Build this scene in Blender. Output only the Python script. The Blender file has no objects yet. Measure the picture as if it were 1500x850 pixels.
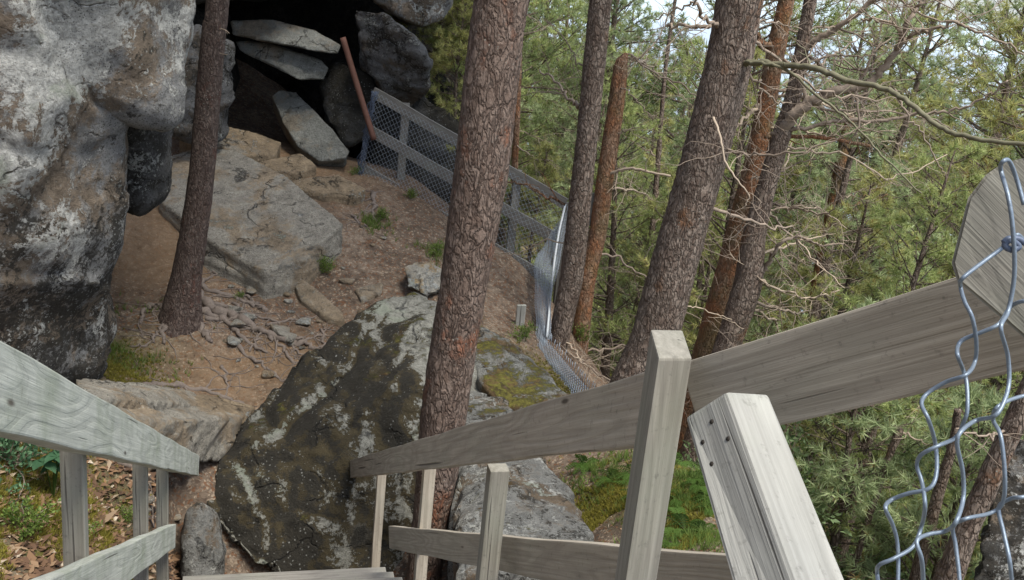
import bpy, bmesh, math, random
import numpy as np
from mathutils import Vector, Matrix, Quaternion
random.seed(7); rng = np.random.default_rng(7)
C = bpy.context.scene.collection
# ------------------------------------------------------------------ camera model
PITCH = math.radians(17); ROLL = math.radians(5.75); FPX = 1458.0
FW = np.array([0, math.cos(PITCH), -math.sin(PITCH)]); R0 = np.array([1.0, 0, 0]); U0 = np.array([0, math.sin(PITCH), math.cos(PITCH)])
UP = math.cos(ROLL)*U0 - math.sin(ROLL)*R0; RT = math.cos(ROLL)*R0 + math.sin(ROLL)*U0
CAM = np.array([0, 0, 6.0])
def ray(px, py): return FW + (px-750)/FPX*RT + (425-py)/FPX*UP
def a(px, py, Y):            # survey point: pixel + horizontal distance
    v = ray(px, py); return v*Y/v[1] + CAM
def aD(px, py, D): return ray(px, py)*D + CAM
def proj(p):
    v = np.asarray(p) - CAM; D = v @ FW
    return 750+FPX*(v @ RT)/D, 425-FPX*(v @ UP)/D, D
# ------------------------------------------------------------------ numpy noise
def _h(i, j, k, s):
    n = (i.astype(np.int64)*374761393 + j.astype(np.int64)*668265263 + k.astype(np.int64)*2147483647 + s*974634777) & 0x7fffffff
    n = ((n ^ (n >> 13))*1274126177) & 0x7fffffff
    n = n ^ (n >> 16)
    n = (n*60493 + 19990303) & 0x7fffffff
    return (n & 0xffff)/65535.0
def vnoise(P, s=0):
    P = np.asarray(P, float); I = np.floor(P); f = P-I; f = f*f*(3-2*f); I = I.astype(np.int64)
    r = 0
    for dx in (0, 1):
        wx = f[:, 0] if dx else 1-f[:, 0]
        for dy in (0, 1):
            wy = f[:, 1] if dy else 1-f[:, 1]
            for dz in (0, 1):
                wz = f[:, 2] if dz else 1-f[:, 2]
                r = r + wx*wy*wz*_h(I[:, 0]+dx, I[:, 1]+dy, I[:, 2]+dz, s)
    return r
def fbm(P, o=4, s=0):
    r = 0; A = .5; t = 0
    P = np.asarray(P, float)
    for k in range(o):
        r = r + A*vnoise(P*(2.03**k)+k*17.3, s+k); t += A; A *= .5
    return r/t*2-1
def worley(P, s=0):
    P = np.asarray(P, float); I = np.floor(P).astype(np.int64); best = np.full(len(P), 9.0); sec = best.copy()
    for dx in (-1, 0, 1):
        for dy in (-1, 0, 1):
            for dz in (-1, 0, 1):
                J = I + np.array([dx, dy, dz])
                q = J + np.stack([_h(J[:, 0], J[:, 1], J[:, 2], s+m) for m in (1, 2, 3)], 1)
                d = np.linalg.norm(q-P, axis=1)
                sec = np.minimum(sec, np.maximum(d, best)); best = np.minimum(best, d)
    return best, sec
# ------------------------------------------------------------------ object helpers
def tag(o, label=None, cat=None, group=None, kind=None):
    if label: o['label'] = label
    if cat: o['category'] = cat
    if group: o['group'] = group
    if kind: o['kind'] = kind
    return o
def empty(name, loc, label, cat, group=None):
    o = bpy.data.objects.new(name, None); o.empty_display_size = .2; C.objects.link(o); o.location = Vector(loc)
    return tag(o, label, cat, group)
def link(name, me, mat, parent=None, loc=None, smooth=True, world=True):
    o = bpy.data.objects.new(name, me); C.objects.link(o)
    if mat and not me.materials: me.materials.append(mat)
    if parent:
        o.parent = parent
        if world: o.matrix_parent_inverse = Matrix.Translation(parent.location).inverted()
    if smooth and len(me.polygons): me.polygons.foreach_set('use_smooth', [True]*len(me.polygons))
    return o
def mesh_np(name, V, F):     # F: array (n,k)
    V = np.asarray(V, np.float32); F = np.asarray(F, np.int32); k = F.shape[1]; n = len(F)
    me = bpy.data.meshes.new(name); me.vertices.add(len(V)); me.vertices.foreach_set('co', V.ravel())
    me.loops.add(n*k); me.loops.foreach_set('vertex_index', F.ravel())
    me.polygons.add(n); me.polygons.foreach_set('loop_start', np.arange(0, n*k, k, dtype=np.int32))
    me.polygons.foreach_set('loop_total', np.full(n, k, np.int32)); me.update(calc_edges=True); return me
class MB:
    def __init__(s): s.v = []; s.f = []; s.n = 0
    def add(s, V, F):
        V = np.asarray(V, float); s.v.append(V); s.f += [tuple(int(i)+s.n for i in q) for q in F]; s.n += len(V)
    def tube(s, pts, rad, seg=6, cap=True, disp=None):
        V, F = tube_vf(pts, rad, seg, cap); s.add(V, F)
    def mesh(s, name):
        me = bpy.data.meshes.new(name)
        if s.v: me.from_pydata(np.concatenate(s.v).tolist(), [], s.f)
        me.update(); return me
    def build(s, name, mat, parent=None, smooth=True): return link(name, s.mesh(name), mat, parent, smooth=smooth)
def smooth_path(P, n=6):
    P = np.asarray(P, float)
    if len(P) < 3: return np.array([P[0]+(P[-1]-P[0])*t for t in np.linspace(0, 1, n+1)])
    Q = np.vstack([2*P[0]-P[1], P, 2*P[-1]-P[-2]]); out = []
    for i in range(1, len(Q)-2):
        for t in np.linspace(0, 1, n, endpoint=False):
            p0, p1, p2, p3 = Q[i-1], Q[i], Q[i+1], Q[i+2]
            out.append(.5*((2*p1)+(-p0+p2)*t+(2*p0-5*p1+4*p2-p3)*t*t+(-p0+3*p1-3*p2+p3)*t**3))
    out.append(Q[-2]); return np.array(out)
def frames(P):
    T = np.gradient(P, axis=0); T /= np.maximum(np.linalg.norm(T, axis=1), 1e-9)[:, None]
    n = np.cross(T[0], [0.3, .2, 1] if abs(T[0][2]) < .8 else [1, .1, 0]); n /= np.linalg.norm(n); N = []
    for t in T:
        n = n - t*(n @ t); n /= max(np.linalg.norm(n), 1e-9); N.append(n)
    N = np.array(N); return T, N, np.cross(T, N)
def tube_vf(pts, rad, seg=6, cap=True):
    P = np.asarray(pts, float); R = np.broadcast_to(np.asarray(rad, float), (len(P),)); T, N, B = frames(P)
    an = np.linspace(0, 2*math.pi, seg, endpoint=False)
    V = P[:, None]+R[:, None, None]*(np.cos(an)[None, :, None]*N[:, None]+np.sin(an)[None, :, None]*B[:, None])
    F = []
    for i in range(len(P)-1):
        for j in range(seg):
            k = (j+1) % seg; F.append((i*seg+j, i*seg+k, (i+1)*seg+k, (i+1)*seg+j))
    if cap: F.append(tuple(range(seg))[::-1]); F.append(tuple((len(P)-1)*seg+j for j in range(seg)))
    return V.reshape(-1, 3), F
# ------------------------------------------------------------------ materials
class NT:
    def __init__(s, name):
        s.m = bpy.data.materials.new(name); s.m.use_nodes = True; s.t = s.m.node_tree; s.t.nodes.clear()
        s.out = s.n('ShaderNodeOutputMaterial'); s.b = s.n('ShaderNodeBsdfPrincipled'); s.l(s.b.outputs[0], s.out.inputs[0])
        s.b.inputs['Specular IOR Level'].default_value = .3
    def n(s, t): return s.t.nodes.new(t)
    def l(s, x, y): s.t.links.new(x, y)
    def coord(s, scale=(1, 1, 1), kind='Object', loc=(0, 0, 0), rot=(0, 0, 0)):
        c = s.n('ShaderNodeTexCoord'); m = s.n('ShaderNodeMapping'); m.inputs['Scale'].default_value = scale
        m.inputs['Location'].default_value = loc; m.inputs['Rotation'].default_value = rot; s.l(c.outputs[kind], m.inputs[0]); return m.outputs[0]
    def noise(s, vec, sc, det=5, rough=.55, dist=0, lac=2):
        n = s.n('ShaderNodeTexNoise'); n.inputs['Scale'].default_value = sc; n.inputs['Detail'].default_value = det
        n.inputs['Roughness'].default_value = rough; n.inputs['Distortion'].default_value = dist; s.l(vec, n.inputs[0]); return n.outputs[0]
    def vor(s, vec, sc, feat='F1', out='Distance', rnd=1):
        n = s.n('ShaderNodeTexVoronoi'); n.feature = feat; n.inputs['Scale'].default_value = sc; n.inputs['Randomness'].default_value = rnd; s.l(vec, n.inputs['Vector']); return n.outputs[out]
    def ramp(s, fac, stops, interp='LINEAR'):
        r = s.n('ShaderNodeValToRGB'); r.color_ramp.interpolation = interp; e = r.color_ramp.elements
        while len(e) > 1: e.remove(e[0])
        e[0].position = stops[0][0]; c = stops[0][1]; e[0].color = c+(1,) if isinstance(c, tuple) else (c, c, c, 1)
        for p, c in stops[1:]:
            q = e.new(p); q.color = c+(1,) if isinstance(c, tuple) else (c, c, c, 1)
        s.l(fac, r.inputs[0]); return r.outputs[0]
    def mix(s, fac, A, B, mode='MIX'):
        n = s.n('ShaderNodeMix'); n.data_type = 'RGBA'; n.blend_type = mode
        for i, x in ((0, fac), (6, A), (7, B)):
            if hasattr(x, 'is_linked'): s.l(x, n.inputs[i])
            elif i == 0: n.inputs[0].default_value = x
            else: n.inputs[i].default_value = x+(1,)
        return n.outputs[2]
    def math(s, op, A, B=0.0):
        n = s.n('ShaderNodeMath'); n.operation = op
        for i, x in ((0, A), (1, B)):
            if hasattr(x, 'is_linked'): s.l(x, n.inputs[i])
            else: n.inputs[i].default_value = x
        return n.outputs[0]
    def attr(s, name):
        n = s.n('ShaderNodeAttribute'); n.attribute_name = name; return n
    def fin(s, col, h=None, rough=.85, bump=.5, dist=.02):
        if hasattr(col, 'is_linked'): s.l(col, s.b.inputs[0])
        else: s.b.inputs[0].default_value = col+(1,)
        if hasattr(rough, 'is_linked'): s.l(rough, s.b.inputs['Roughness'])
        else: s.b.inputs['Roughness'].default_value = rough
        if h is not None:
            b = s.n('ShaderNodeBump'); b.inputs['Strength'].default_value = bump; b.inputs['Distance'].default_value = dist
            s.l(h, b.inputs['Height']); s.l(b.outputs[0], s.b.inputs['Normal'])
        return s.m
def rock_mat(name, base=(.2, .2, .19), brown=(.16, .115, .075), bamt=.5, lichen=.45, dark=.45, moss=.3, seed=0, mosscol=(.10, .10, .02), speck=.5, lich=(.52, .53, .50), under=0., low=None, patches=()):
    m = NT(name); v = m.coord(loc=(seed*3.1, seed*1.7, seed)); v2 = m.coord(loc=(9+seed, 4, 2))
    n1 = m.noise(v, 1.5, 8, .65, .5); n2 = m.noise(v, 6, 10, .72, .4); n3 = m.noise(v, 34, 8, .75); n4 = m.noise(v, 3.1, 12, .72, .6)
    n5 = m.noise(v2, 4.2, 12, .78, .4); n6 = m.noise(v2, 22, 9, .8, .3)
    g = m.n('ShaderNodeNewGeometry'); x = m.n('ShaderNodeSeparateXYZ'); m.l(g.outputs['Normal'], x.inputs[0]); nz = x.outputs['Z']
    f = m.math('ADD', m.math('MULTIPLY', n2, .55), m.math('MULTIPLY', n6, .45))
    col = m.ramp(f, [(.30, tuple(x_*.28 for x_ in base)), (.45, tuple(x_*.8 for x_ in base)), (.56, tuple(x_*1.15 for x_ in base)), (.70, tuple(min(1, x_*1.9) for x_ in base))])
    bc = m.ramp(f, [(.32, tuple(x_*.35 for x_ in brown)), (.5, brown), (.68, tuple(x_*1.8 for x_ in brown))])
    col = m.mix(m.ramp(m.mix(.25, n1, n6), [(.61-bamt*.25, 0.), (.66-bamt*.25, 1.)]), col, bc)
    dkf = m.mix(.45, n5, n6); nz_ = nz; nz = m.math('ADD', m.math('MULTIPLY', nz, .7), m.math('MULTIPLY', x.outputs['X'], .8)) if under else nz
    if under: dkf = m.math('ADD', dkf, m.math('MULTIPLY', m.math('SUBTRACT', .5, nz), under*.26))  # shade painted into the colour
    gx = m.n('ShaderNodeSeparateXYZ'); m.l(g.outputs['Position'], gx.inputs[0])
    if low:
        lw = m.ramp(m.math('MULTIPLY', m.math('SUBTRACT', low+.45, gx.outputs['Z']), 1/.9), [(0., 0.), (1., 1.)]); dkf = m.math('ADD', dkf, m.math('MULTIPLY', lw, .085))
    dk = m.ramp(dkf, [(.575-dark*.14, 0.), (.605-dark*.14, 1.)])
    col = m.mix(m.math('MULTIPLY', dk, .9), col, m.mix(n3, (.012, .012, .011), (.06, .055, .045)))
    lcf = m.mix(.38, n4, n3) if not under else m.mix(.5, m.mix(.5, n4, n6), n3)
    if under: lcf = m.math('ADD', lcf, m.math('MULTIPLY', m.math('SUBTRACT', nz, .58), under*.3))  # pale lichen thins on those same faces, so the painted shade stays dark
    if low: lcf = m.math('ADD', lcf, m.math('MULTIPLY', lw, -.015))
    for (cx, cy, cz, rr_) in patches:
        vm = m.n('ShaderNodeVectorMath'); vm.operation = 'DISTANCE'; m.l(g.outputs['Position'], vm.inputs[0]); vm.inputs[1].default_value = (cx, cy, cz)
        lcf = m.math('ADD', lcf, m.ramp(m.math('DIVIDE', vm.outputs['Value'], rr_), [(0., .14), (1., 0.)]))
    lc = m.ramp(lcf, [(.615-lichen*.14, 0.), (.628-lichen*.14, .85), (.66-lichen*.14, 1.)])
    lcol = m.mix(m.ramp(n6, [(.38, 0.), (.6, 1.)]), tuple(x_*.45 for x_ in lich), lich)
    lcol = m.mix(m.ramp(n1, [(.57, 0.), (.62, .6)]), lcol, (.34, .38, .30))
    col = m.mix(lc, col, lcol)
    sp = m.ramp(m.vor(v, 30), [(.16, 1.), (.22, 0.)]); sp = m.math('MULTIPLY', sp, m.ramp(n5, [(.47, 0.), (.56, speck)])); col = m.mix(sp, col, (.5, .51, .48))
    sp2 = m.ramp(m.vor(v2, 60), [(.2, .8), (.3, 0.)]); sp2 = m.math('MULTIPLY', sp2, m.ramp(n1, [(.40, 1.), (.55, 0.)])); col = m.mix(sp2, col, (.03, .03, .027))
    wv = m.n('ShaderNodeTexNoise'); wv.inputs['Scale'].default_value = 2.5; wv.inputs['Detail'].default_value = 6; m.l(v, wv.inputs[0])
    va = m.n('ShaderNodeVectorMath'); va.operation = 'MULTIPLY_ADD'; m.l(wv.outputs['Color'], va.inputs[0]); va.inputs[1].default_value = (.9, .9, .9); m.l(m.coord(loc=(seed, 1, 2), rot=(.4, .3, .6), scale=(1, .55, 1.7)), va.inputs[2])
    cr = m.ramp(m.vor(va.outputs[0], 1.0, 'DISTANCE_TO_EDGE'), [(0., 1.), (.006, .5), (.018, 0.)]); cr = m.math('MULTIPLY', cr, m.ramp(n5, [(.47, 0.), (.55, 1.)])); col = m.mix(m.math('MULTIPLY', cr, .65), col, (.02, .018, .015))
    mm = m.math('ADD', m.math('MULTIPLY', nz_, .35), m.mix(.3, m.noise(m.coord(loc=(3, seed, 8)), 2.2, 8, .7, .3), n6))
    ms = m.ramp(mm, [(.98-moss*.42, 0.), (1.03-moss*.42, 1.)])
    mc = m.mix(m.ramp(n6, [(.3, 0.), (.7, 1.)]), tuple(x_*.35 for x_ in mosscol), tuple(x_*1.9 for x_ in mosscol)); mc = m.mix(m.ramp(n5, [(.5, 0.), (.56, .75)]), mc, (.15, .085, .045)); col = m.mix(ms, col, mc)
    h = m.math('ADD', m.math('MULTIPLY', n2, .8), m.math('MULTIPLY', n3, .6)); h = m.math('ADD', h, m.math('MULTIPLY', n6, .6))
    h = m.math('ADD', h, m.math('MULTIPLY', ms, .3)); h = m.math('ADD', h, m.math('MULTIPLY', lc, .15)); h = m.math('SUBTRACT', h, m.math('MULTIPLY', cr, .9))
    return m.fin(col, h, .92, 1., .07)
def bark_mat(name, dark=(.035, .026, .022), mid=(.105, .075, .062), hi=(.23, .19, .165), orange=(.22, .075, .025), oamt=.3, ozlo=None, scale=1., seed=0, green=0., furrow=.25):
    m = NT(name); v = m.coord(loc=(seed, seed*2, 0), scale=(scale, scale, scale*.36)); vz = m.coord(loc=(seed, 0, 0))
    nd = m.noise(v, 9, 5, .6); vd = m.n('ShaderNodeVectorMath'); vd.operation = 'MULTIPLY_ADD'
    w = m.n('ShaderNodeTexNoise'); w.inputs['Scale'].default_value = 12; w.inputs['Detail'].default_value = 4; m.l(v, w.inputs[0])
    m.l(w.outputs['Color'], vd.inputs[0]); vd.inputs[1].default_value = (.16, .16, .10); m.l(v, vd.inputs[2])
    e = m.vor(vd.outputs[0], 30, 'DISTANCE_TO_EDGE'); e2 = m.vor(vd.outputs[0], 55, 'F1')
    fine = m.noise(m.coord(scale=(1, 1, .5)), 90, 6, .7); big = m.noise(vz, 3.2, 6, .65, .3)
    pn = m.noise(v, 30, 6, .7, .4); em = m.math('ADD', e, m.math('MULTIPLY', m.math('SUBTRACT', pn, .35), .30)); plate = m.ramp(em, [(0., furrow), (.06, .35+furrow), (.25, 1.)]); vc = m.n('ShaderNodeTexVoronoi'); vc.inputs['Scale'].default_value = 34; m.l(vd.outputs[0], vc.inputs['Vector']); sc_ = m.n('ShaderNodeSeparateColor'); m.l(vc.outputs['Color'], sc_.inputs[0]); cell = sc_.outputs[0]
    col = m.mix(plate, dark, m.mix(m.ramp(m.mix(.5, fine, cell), [(.3, 0.), (.7, 1.)]), mid, hi))
    col = m.mix(m.math('MULTIPLY', m.ramp(m.mix(.4, big, nd), [(.60-oamt*.25, 0.), (.68-oamt*.25, 1.)]), m.ramp(e, [(0., .3), (.1, 1.)])), col, m.mix(fine, tuple(x*.6 for x in orange), tuple(x*1.5 for x in orange)))
    if green: col = m.mix(m.ramp(m.noise(vz, 2.1, 5, .6), [(.62-green*.3, 0.), (.72-green*.3, green)]), col, (.12, .12, .04))
    sp = m.math('MULTIPLY', m.ramp(m.vor(vz, 34), [(.13, 1.), (.2, 0.)]), m.ramp(big, [(.5, 0.), (.62, .7)])); col = m.mix(sp, col, (.30, .32, .28))
    h = m.math('ADD', plate, m.math('MULTIPLY', fine, .35)); h = m.math('ADD', h, m.math('MULTIPLY', e2, .3))
    return m.fin(col, h, .9, 1., .02)
def wood_mat(name, lo=(.17, .155, .13), hi=(.36, .345, .31), seed=0, green=.3, ring=22, rough=.75):
    m = NT(name); v = m.coord(scale=(1, 1, 1), loc=(seed*3.3, seed*.7, seed*1.3))
    vs = m.coord(scale=(.9, 7, 7), loc=(seed*3.3, seed*.7, seed*1.3))
    f = m.noise(vs, 1., 2, .45, .25)
    rings = m.math('SINE', m.math('MULTIPLY', f, ring*6.283)); rr = m.ramp(m.math('ADD', m.math('MULTIPLY', rings, .5), .5), [(0., 0.), (.55, .35), (.8, 1.)])
    g = m.noise(m.coord(scale=(1.2, 70, 70), loc=(seed, 2, 0)), 1.5, 5, .6); g2 = m.noise(m.coord(scale=(4, 260, 260)), 1.2, 3, .6)
    blot = m.noise(v, 5, 5, .6, .2); st = m.noise(m.coord(scale=(3, 9, 9), loc=(seed, 0, 4)), 1.3, 6, .65)
    col = m.mix(m.ramp(g, [(.3, 0.), (.7, 1.)]), lo, hi)
    col = m.mix(m.math('MULTIPLY', rr, .26), col, tuple(x*.66 for x in lo))
    col = m.mix(m.ramp(st, [(.42, 0.), (.68, .32)]), col, tuple(x*.62 for x in lo))
    col = m.mix(m.ramp(blot, [(.45, 0.), (.7, green)]), col, (.24, .27, .20))
    col = m.mix(m.ramp(m.noise(m.coord(loc=(seed, 7, 0)), 60, 4, .7), [(.58, 0.), (.72, .45)]), col, (.08, .075, .065))
    # knots
    k = m.vor(m.coord(scale=(1.3, 6, 6), loc=(seed*.37, seed, seed)), 1.6); kk = m.ramp(k, [(.035, 1.), (.075, 0.)]); col = m.mix(m.math('MULTIPLY', kk, .85), col, (.05, .035, .025))
    cr = m.ramp(m.noise(m.coord(scale=(1.1, 46, 46), loc=(seed, 9, 1)), 1.1, 2, .4), [(.27, 1.), (.30, 0.)]); col = m.mix(m.math('MULTIPLY', cr, .7), col, (.04, .035, .03))
    h = m.math('ADD', m.math('MULTIPLY', g, .5), m.math('MULTIPLY', rr, -.35)); h = m.math('ADD', h, m.math('MULTIPLY', g2, .4)); h = m.math('ADD', h, m.math('MULTIPLY', cr, -1.2))
    return m.fin(col, h, rough, .55, .004)
def leaf_mat(name, lo, hi, trans=.45, rough=.6, attr=True):
    m = NT(name); oi = m.n('ShaderNodeObjectInfo'); n = m.noise(m.coord(), 1.4, 4, .6)
    at = m.attr('tint').outputs['Fac'] if attr else n
    f = m.math('ADD', m.math('MULTIPLY', n, .5), m.math('MULTIPLY', at, .6)); f = m.math('SUBTRACT', f, .05)
    col = m.mix(m.ramp(f, [(.15, 0.), (.85, 1.)]), lo, hi)
    col = m.mix(m.ramp(at, [(.93, 0.), (.96, .8)]), col, (.28, .15, .04))
    m.fin(col, None, rough); t = m.n('ShaderNodeBsdfTranslucent'); m.l(col, t.inputs[0]); x = m.n('ShaderNodeMixShader'); x.inputs[0].default_value = trans
    m.l(m.b.outputs[0], x.inputs[1]); m.l(t.outputs[0], x.inputs[2]); m.l(x.outputs[0], m.out.inputs[0]); return m.m
def plain(name, col, rough=.6, metal=0., var=.25, sc=20):
    m = NT(name); n = m.noise(m.coord(), sc, 5, .65); m.b.inputs['Metallic'].default_value = metal
    return m.fin(m.mix(n, tuple(x*(1-var) for x in col), tuple(x*(1+var) for x in col)), n, rough, .3, .004)
M = {}
M['cliff'] = rock_mat('cliff_rock', (.30, .30, .295), (.225, .18, .135), .60, .58, .24, .0, 1, speck=.6, lich=(.74, .74, .70), low=4.3, patches=[tuple(a(110,60,5.3))+(.55,), tuple(a(115,130,5.3))+(.4,), tuple(a(70,350,5.6))+(.3,), tuple(a(262,60,6.4))+(.5,), tuple(a(20,230,5.2))+(.3,), tuple(a(70,380,5.8))+(.25,)])
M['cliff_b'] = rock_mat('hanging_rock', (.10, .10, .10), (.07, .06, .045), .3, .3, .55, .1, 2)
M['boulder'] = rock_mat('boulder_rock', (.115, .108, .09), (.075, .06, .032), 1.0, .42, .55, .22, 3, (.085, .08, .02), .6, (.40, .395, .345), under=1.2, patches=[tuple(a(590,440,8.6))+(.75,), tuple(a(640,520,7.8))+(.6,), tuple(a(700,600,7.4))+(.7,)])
M['slab'] = rock_mat('slab_rock', (.36, .335, .285), (.30, .24, .17), .45, .22, .1, .0, 4, speck=.5, lich=(.42, .42, .39))
M['ledge'] = rock_mat('ledge_rock', (.34, .31, .26), (.31, .24, .16), .8, .18, .15, .05, 5)
M['mossrock'] = rock_mat('mossy_rock', (.25, .25, .23), (.15, .10, .05), .6, .45, .25, .40, 6, (.13, .12, .025))
M['slab_in'] = rock_mat('cave_slab_rock', (.27, .275, .25), (.24, .21, .165), .4, .05, .1, .0, 7)
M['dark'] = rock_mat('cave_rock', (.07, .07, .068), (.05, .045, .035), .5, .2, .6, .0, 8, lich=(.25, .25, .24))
M['grey'] = rock_mat('grey_rock', (.17, .17, .17), (.11, .09, .07), .4, .42, .45, .15, 9, (.10, .10, .03))
M['palegrey'] = rock_mat('pale_grey_rock', (.24, .24, .225), (.17, .13, .09), .45, .55, .4, .22, 13, (.10, .09, .02), lich=(.56, .56, .52))
M['white'] = rock_mat('pale_rock', (.40, .38, .33), (.30, .22, .12), .4, .6, .1, .1, 10)
M['void'] = rock_mat('cave_painted_dark_rock', (.012, .012, .012), (.01, .009, .008), .5, .0, .5, .0, 11, lich=(.03, .03, .03), speck=0.)  # cave darkness painted in as a near-black rock colour
M['bark1'] = bark_mat('smooth_dark_bark', (.045, .03, .026), (.10, .068, .056), (.17, .13, .11), (.12, .06, .045), .2, scale=1.7, seed=1)
M['bark2'] = bark_mat('red_pine_bark', (.062, .04, .031), (.13, .09, .070), (.215, .162, .132), (.19, .085, .05), .22, seed=2, scale=1., furrow=.2)
M['bark3'] = bark_mat('grey_brown_bark', (.055, .038, .030), (.155, .112, .088), (.28, .225, .185), (.17, .09, .05), .12, seed=3, scale=1.1, furrow=.12)
M['bark4'] = bark_mat('orange_pine_bark', (.07, .035, .02), (.22, .12, .07), (.37, .245, .165), (.30, .14, .07), .5, seed=4, scale=1.2, green=.25)
M['bark5'] = bark_mat('green_orange_bark', (.06, .035, .02), (.21, .12, .07), (.34, .235, .16), (.28, .13, .065), .5, seed=5, scale=1.3, green=.35)
M['deadwood'] = plain('dead_grey_branch', (.27, .215, .17), .85, 0, .5, 30)
M['palewood'] = plain('pale_dead_branch', (.42, .34, .26), .85, 0, .35, 30)
M['greenwood'] = plain('green_grey_branch', (.17, .16, .105), .85, 0, .5, 24)
M['root'] = plain('grey_root_bark', (.165, .135, .115), .9, 0, .6, 45)
W = [wood_mat('weathered_wood_%s' % n, seed=i, green=g, lo=lo, hi=hi, ring=r) for i, (n, g, lo, hi, r) in enumerate([
    ('pale', .75, (.36, .375, .33), (.54, .555, .49), 12), ('plain', .25, (.205, .19, .16), (.345, .325, .28), 9), ('brown', .15, (.32, .28, .225), (.51, .455, .375), 12), ('silver', .3, (.27, .265, .24), (.42, .415, .38), 8), ('old', .2, (.15, .14, .125), (.27, .255, .23), 9)])]
M['endgrain'] = wood_mat('lichen_post_top', lo=(.30, .31, .30), hi=(.5, .51, .5), seed=9, green=.1)
M['wire'] = plain('galvanised_wire', (.20, .245, .30), .45, .45, .2, 60)
M['mesh'] = plain('far_netting_wire', (.36, .41, .47), .5, .2, .15, 60)
M['bluewire'] = plain('blue_netting_wire', (.10, .125, .18), .5, .2, .3, 60)
M['whitemetal'] = plain('white_wire_selvage', (.5, .53, .55), .7, .0, .15, 60)
M['rust'] = plain('rusty_pole', (.13, .062, .045), .75, 0, .4, 18)
M['nail'] = plain('nail_hole', (.03, .025, .02), .8, 0, .2, 60)
G_LO, G_HI = (.022, .045, .018), (.13, .19, .055)
FOL = [leaf_mat('pine_needles_green', (.20, .25, .08), (.58, .65, .28)), leaf_mat('pine_needles_dark', (.16, .21, .08), (.50, .60, .28)),
       leaf_mat('pine_needles_yellow', (.21, .23, .07), (.64, .63, .27)), leaf_mat('pine_needles_pale', (.19, .25, .12), (.60, .69, .38))]
M['shrub'] = leaf_mat('shrub_leaves', (.06, .11, .02), (.28, .38, .09)); M['fern'] = leaf_mat('fern_leaves', (.09, .17, .03), (.32, .48, .13))
M['bigleaf'] = leaf_mat('broad_leaves', (.06, .14, .07), (.20, .34, .18)); M['mossb'] = leaf_mat('moss_blades', (.08, .075, .015), (.40, .36, .07))
M['bushleaf'] = leaf_mat('bush_leaves', (.07, .12, .05), (.33, .45, .22)); M['grassm'] = leaf_mat('grass_blades', (.06, .10, .02), (.26, .36, .09))
# ------------------------------------------------------------------ terrain
ctl = [a(*g) for g in [(265,468,8.2),(180,330,9.3),(200,420,8.6),(150,520,7.4),(350,470,8.4),(330,590,7.4),(250,600,6.9),(300,720,6.3),(300,830,5.9),(450,800,6.2),(560,845,6.1),
    (480,400,9.3),(560,320,10.4),(640,370,10),(730,430,9.8),(770,400,10.5),(600,260,11.6),(520,240,11.6),(450,215,12),(380,190,13),(0,660,4.0),(0,850,3.2),(100,850,3.5),(100,700,4.3),
    (200,700,5),(200,800,4.7),(240,740,5.6),(700,480,8.8),(830,585,8),(900,690,6.5),(850,780,6),(1000,700,6.0),(1050,800,5.2),(1000,850,4.8),(1080,850,4.8)]]
ctl += [np.array(p, float) for p in [(2.3,6.2,2.3),(2.4,8.5,1.3),(1.5,10,1.6),(2.0,12,0),(.7,13,1.2),(4,7,.6),(5.5,7,-.6),(5,10,-1.0),(6,12,-2.3),(10,8,-4.5),(12,16,-7),(20,10,-10),(25,25,-15),(40,10,-20),(8,2,-2.0),(4,2,1.4),
    (2.1,2,3.3),(3,-3,3.6),(8,-5,0),(2.1,4,2.7),(-5,4,6.2),(-3.2,2,4.4),(-4,0,5.2),(-1.2,0,4.5),(-1.35,1.8,4.0),(-1.6,2.6,3.75),(0,0,4.95),(1,0,4.8),(0,1,4.45),(-.6,2,4.0),(.6,2.2,3.85),(-.7,4,2.85),(-.3,3.2,3.25),(.4,4,2.95),(-.9,5.3,2.15),(-.4,5.3,2.2),(0,-4,6.8),(-6,8,4.0),(-8,12,5.2),(-4,15,4.5),(0,16,.5),(4,18,-4.5),(-1,18,2),
    (-10,20,9),(0,30,-8),(10,30,-6),(-20,10,14),(-15,0,10),(20,-20,-4),(-10,-20,14),(40,40,-24),(60,60,-34),(-20,40,10),(0,60,-8),(60,20,-32),(30,60,-20),(70,-30,-30)]]
ctl = np.array(ctl)
def _phi(r): return r**1.5          # between linear and cubic: smooth but no big overshoot
_n = len(ctl); _A = np.zeros((_n+3, _n+3)); _A[:_n, :_n] = _phi(np.linalg.norm(ctl[:, None, :2]-ctl[None, :, :2], axis=2)) - np.eye(_n)*-.02
_A[:_n, _n:] = np.c_[np.ones(_n), ctl[:, :2]]; _A[_n:, :_n] = _A[:_n, _n:].T
_w = np.linalg.solve(_A, np.r_[ctl[:, 2], 0, 0, 0])
def gz(X, Y):
    X = np.atleast_1d(np.asarray(X, float)); Y = np.atleast_1d(np.asarray(Y, float)); z = np.empty(len(X))
    for s in range(0, len(X), 20000):
        x = X[s:s+20000]; y = Y[s:s+20000]
        d = np.hypot(x[:, None]-ctl[None, :, 0], y[:, None]-ctl[None, :, 1]); z[s:s+20000] = _phi(d) @ _w[:_n] + _w[_n]+_w[_n+1]*x+_w[_n+2]*y
    P = np.c_[X, Y, X*0]; rad = np.hypot(X, Y-6); far = np.clip((rad-12)/20, 0, 1)
    z += .05*fbm(P*1.6, 3, 3)+.028*fbm(P*5, 4, 9)+.012*fbm(P*19, 3, 12) + far*1.2*fbm(P*.12, 3, 5)
    l = X*.967+Y*.256; cut = np.clip((l+.62)/.15, 0, 1)*np.clip((.98-l)/.15, 0, 1)*np.clip((6.3-Y)/.4, 0, 1)   # keep the soil below the flight of stairs
    z = z*(1-cut)+cut*np.minimum(z, 6-.5691*Y-.67-.22)
    return np.maximum(z, -60)
def g1(x, y): return float(gz([x], [y])[0])
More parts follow.
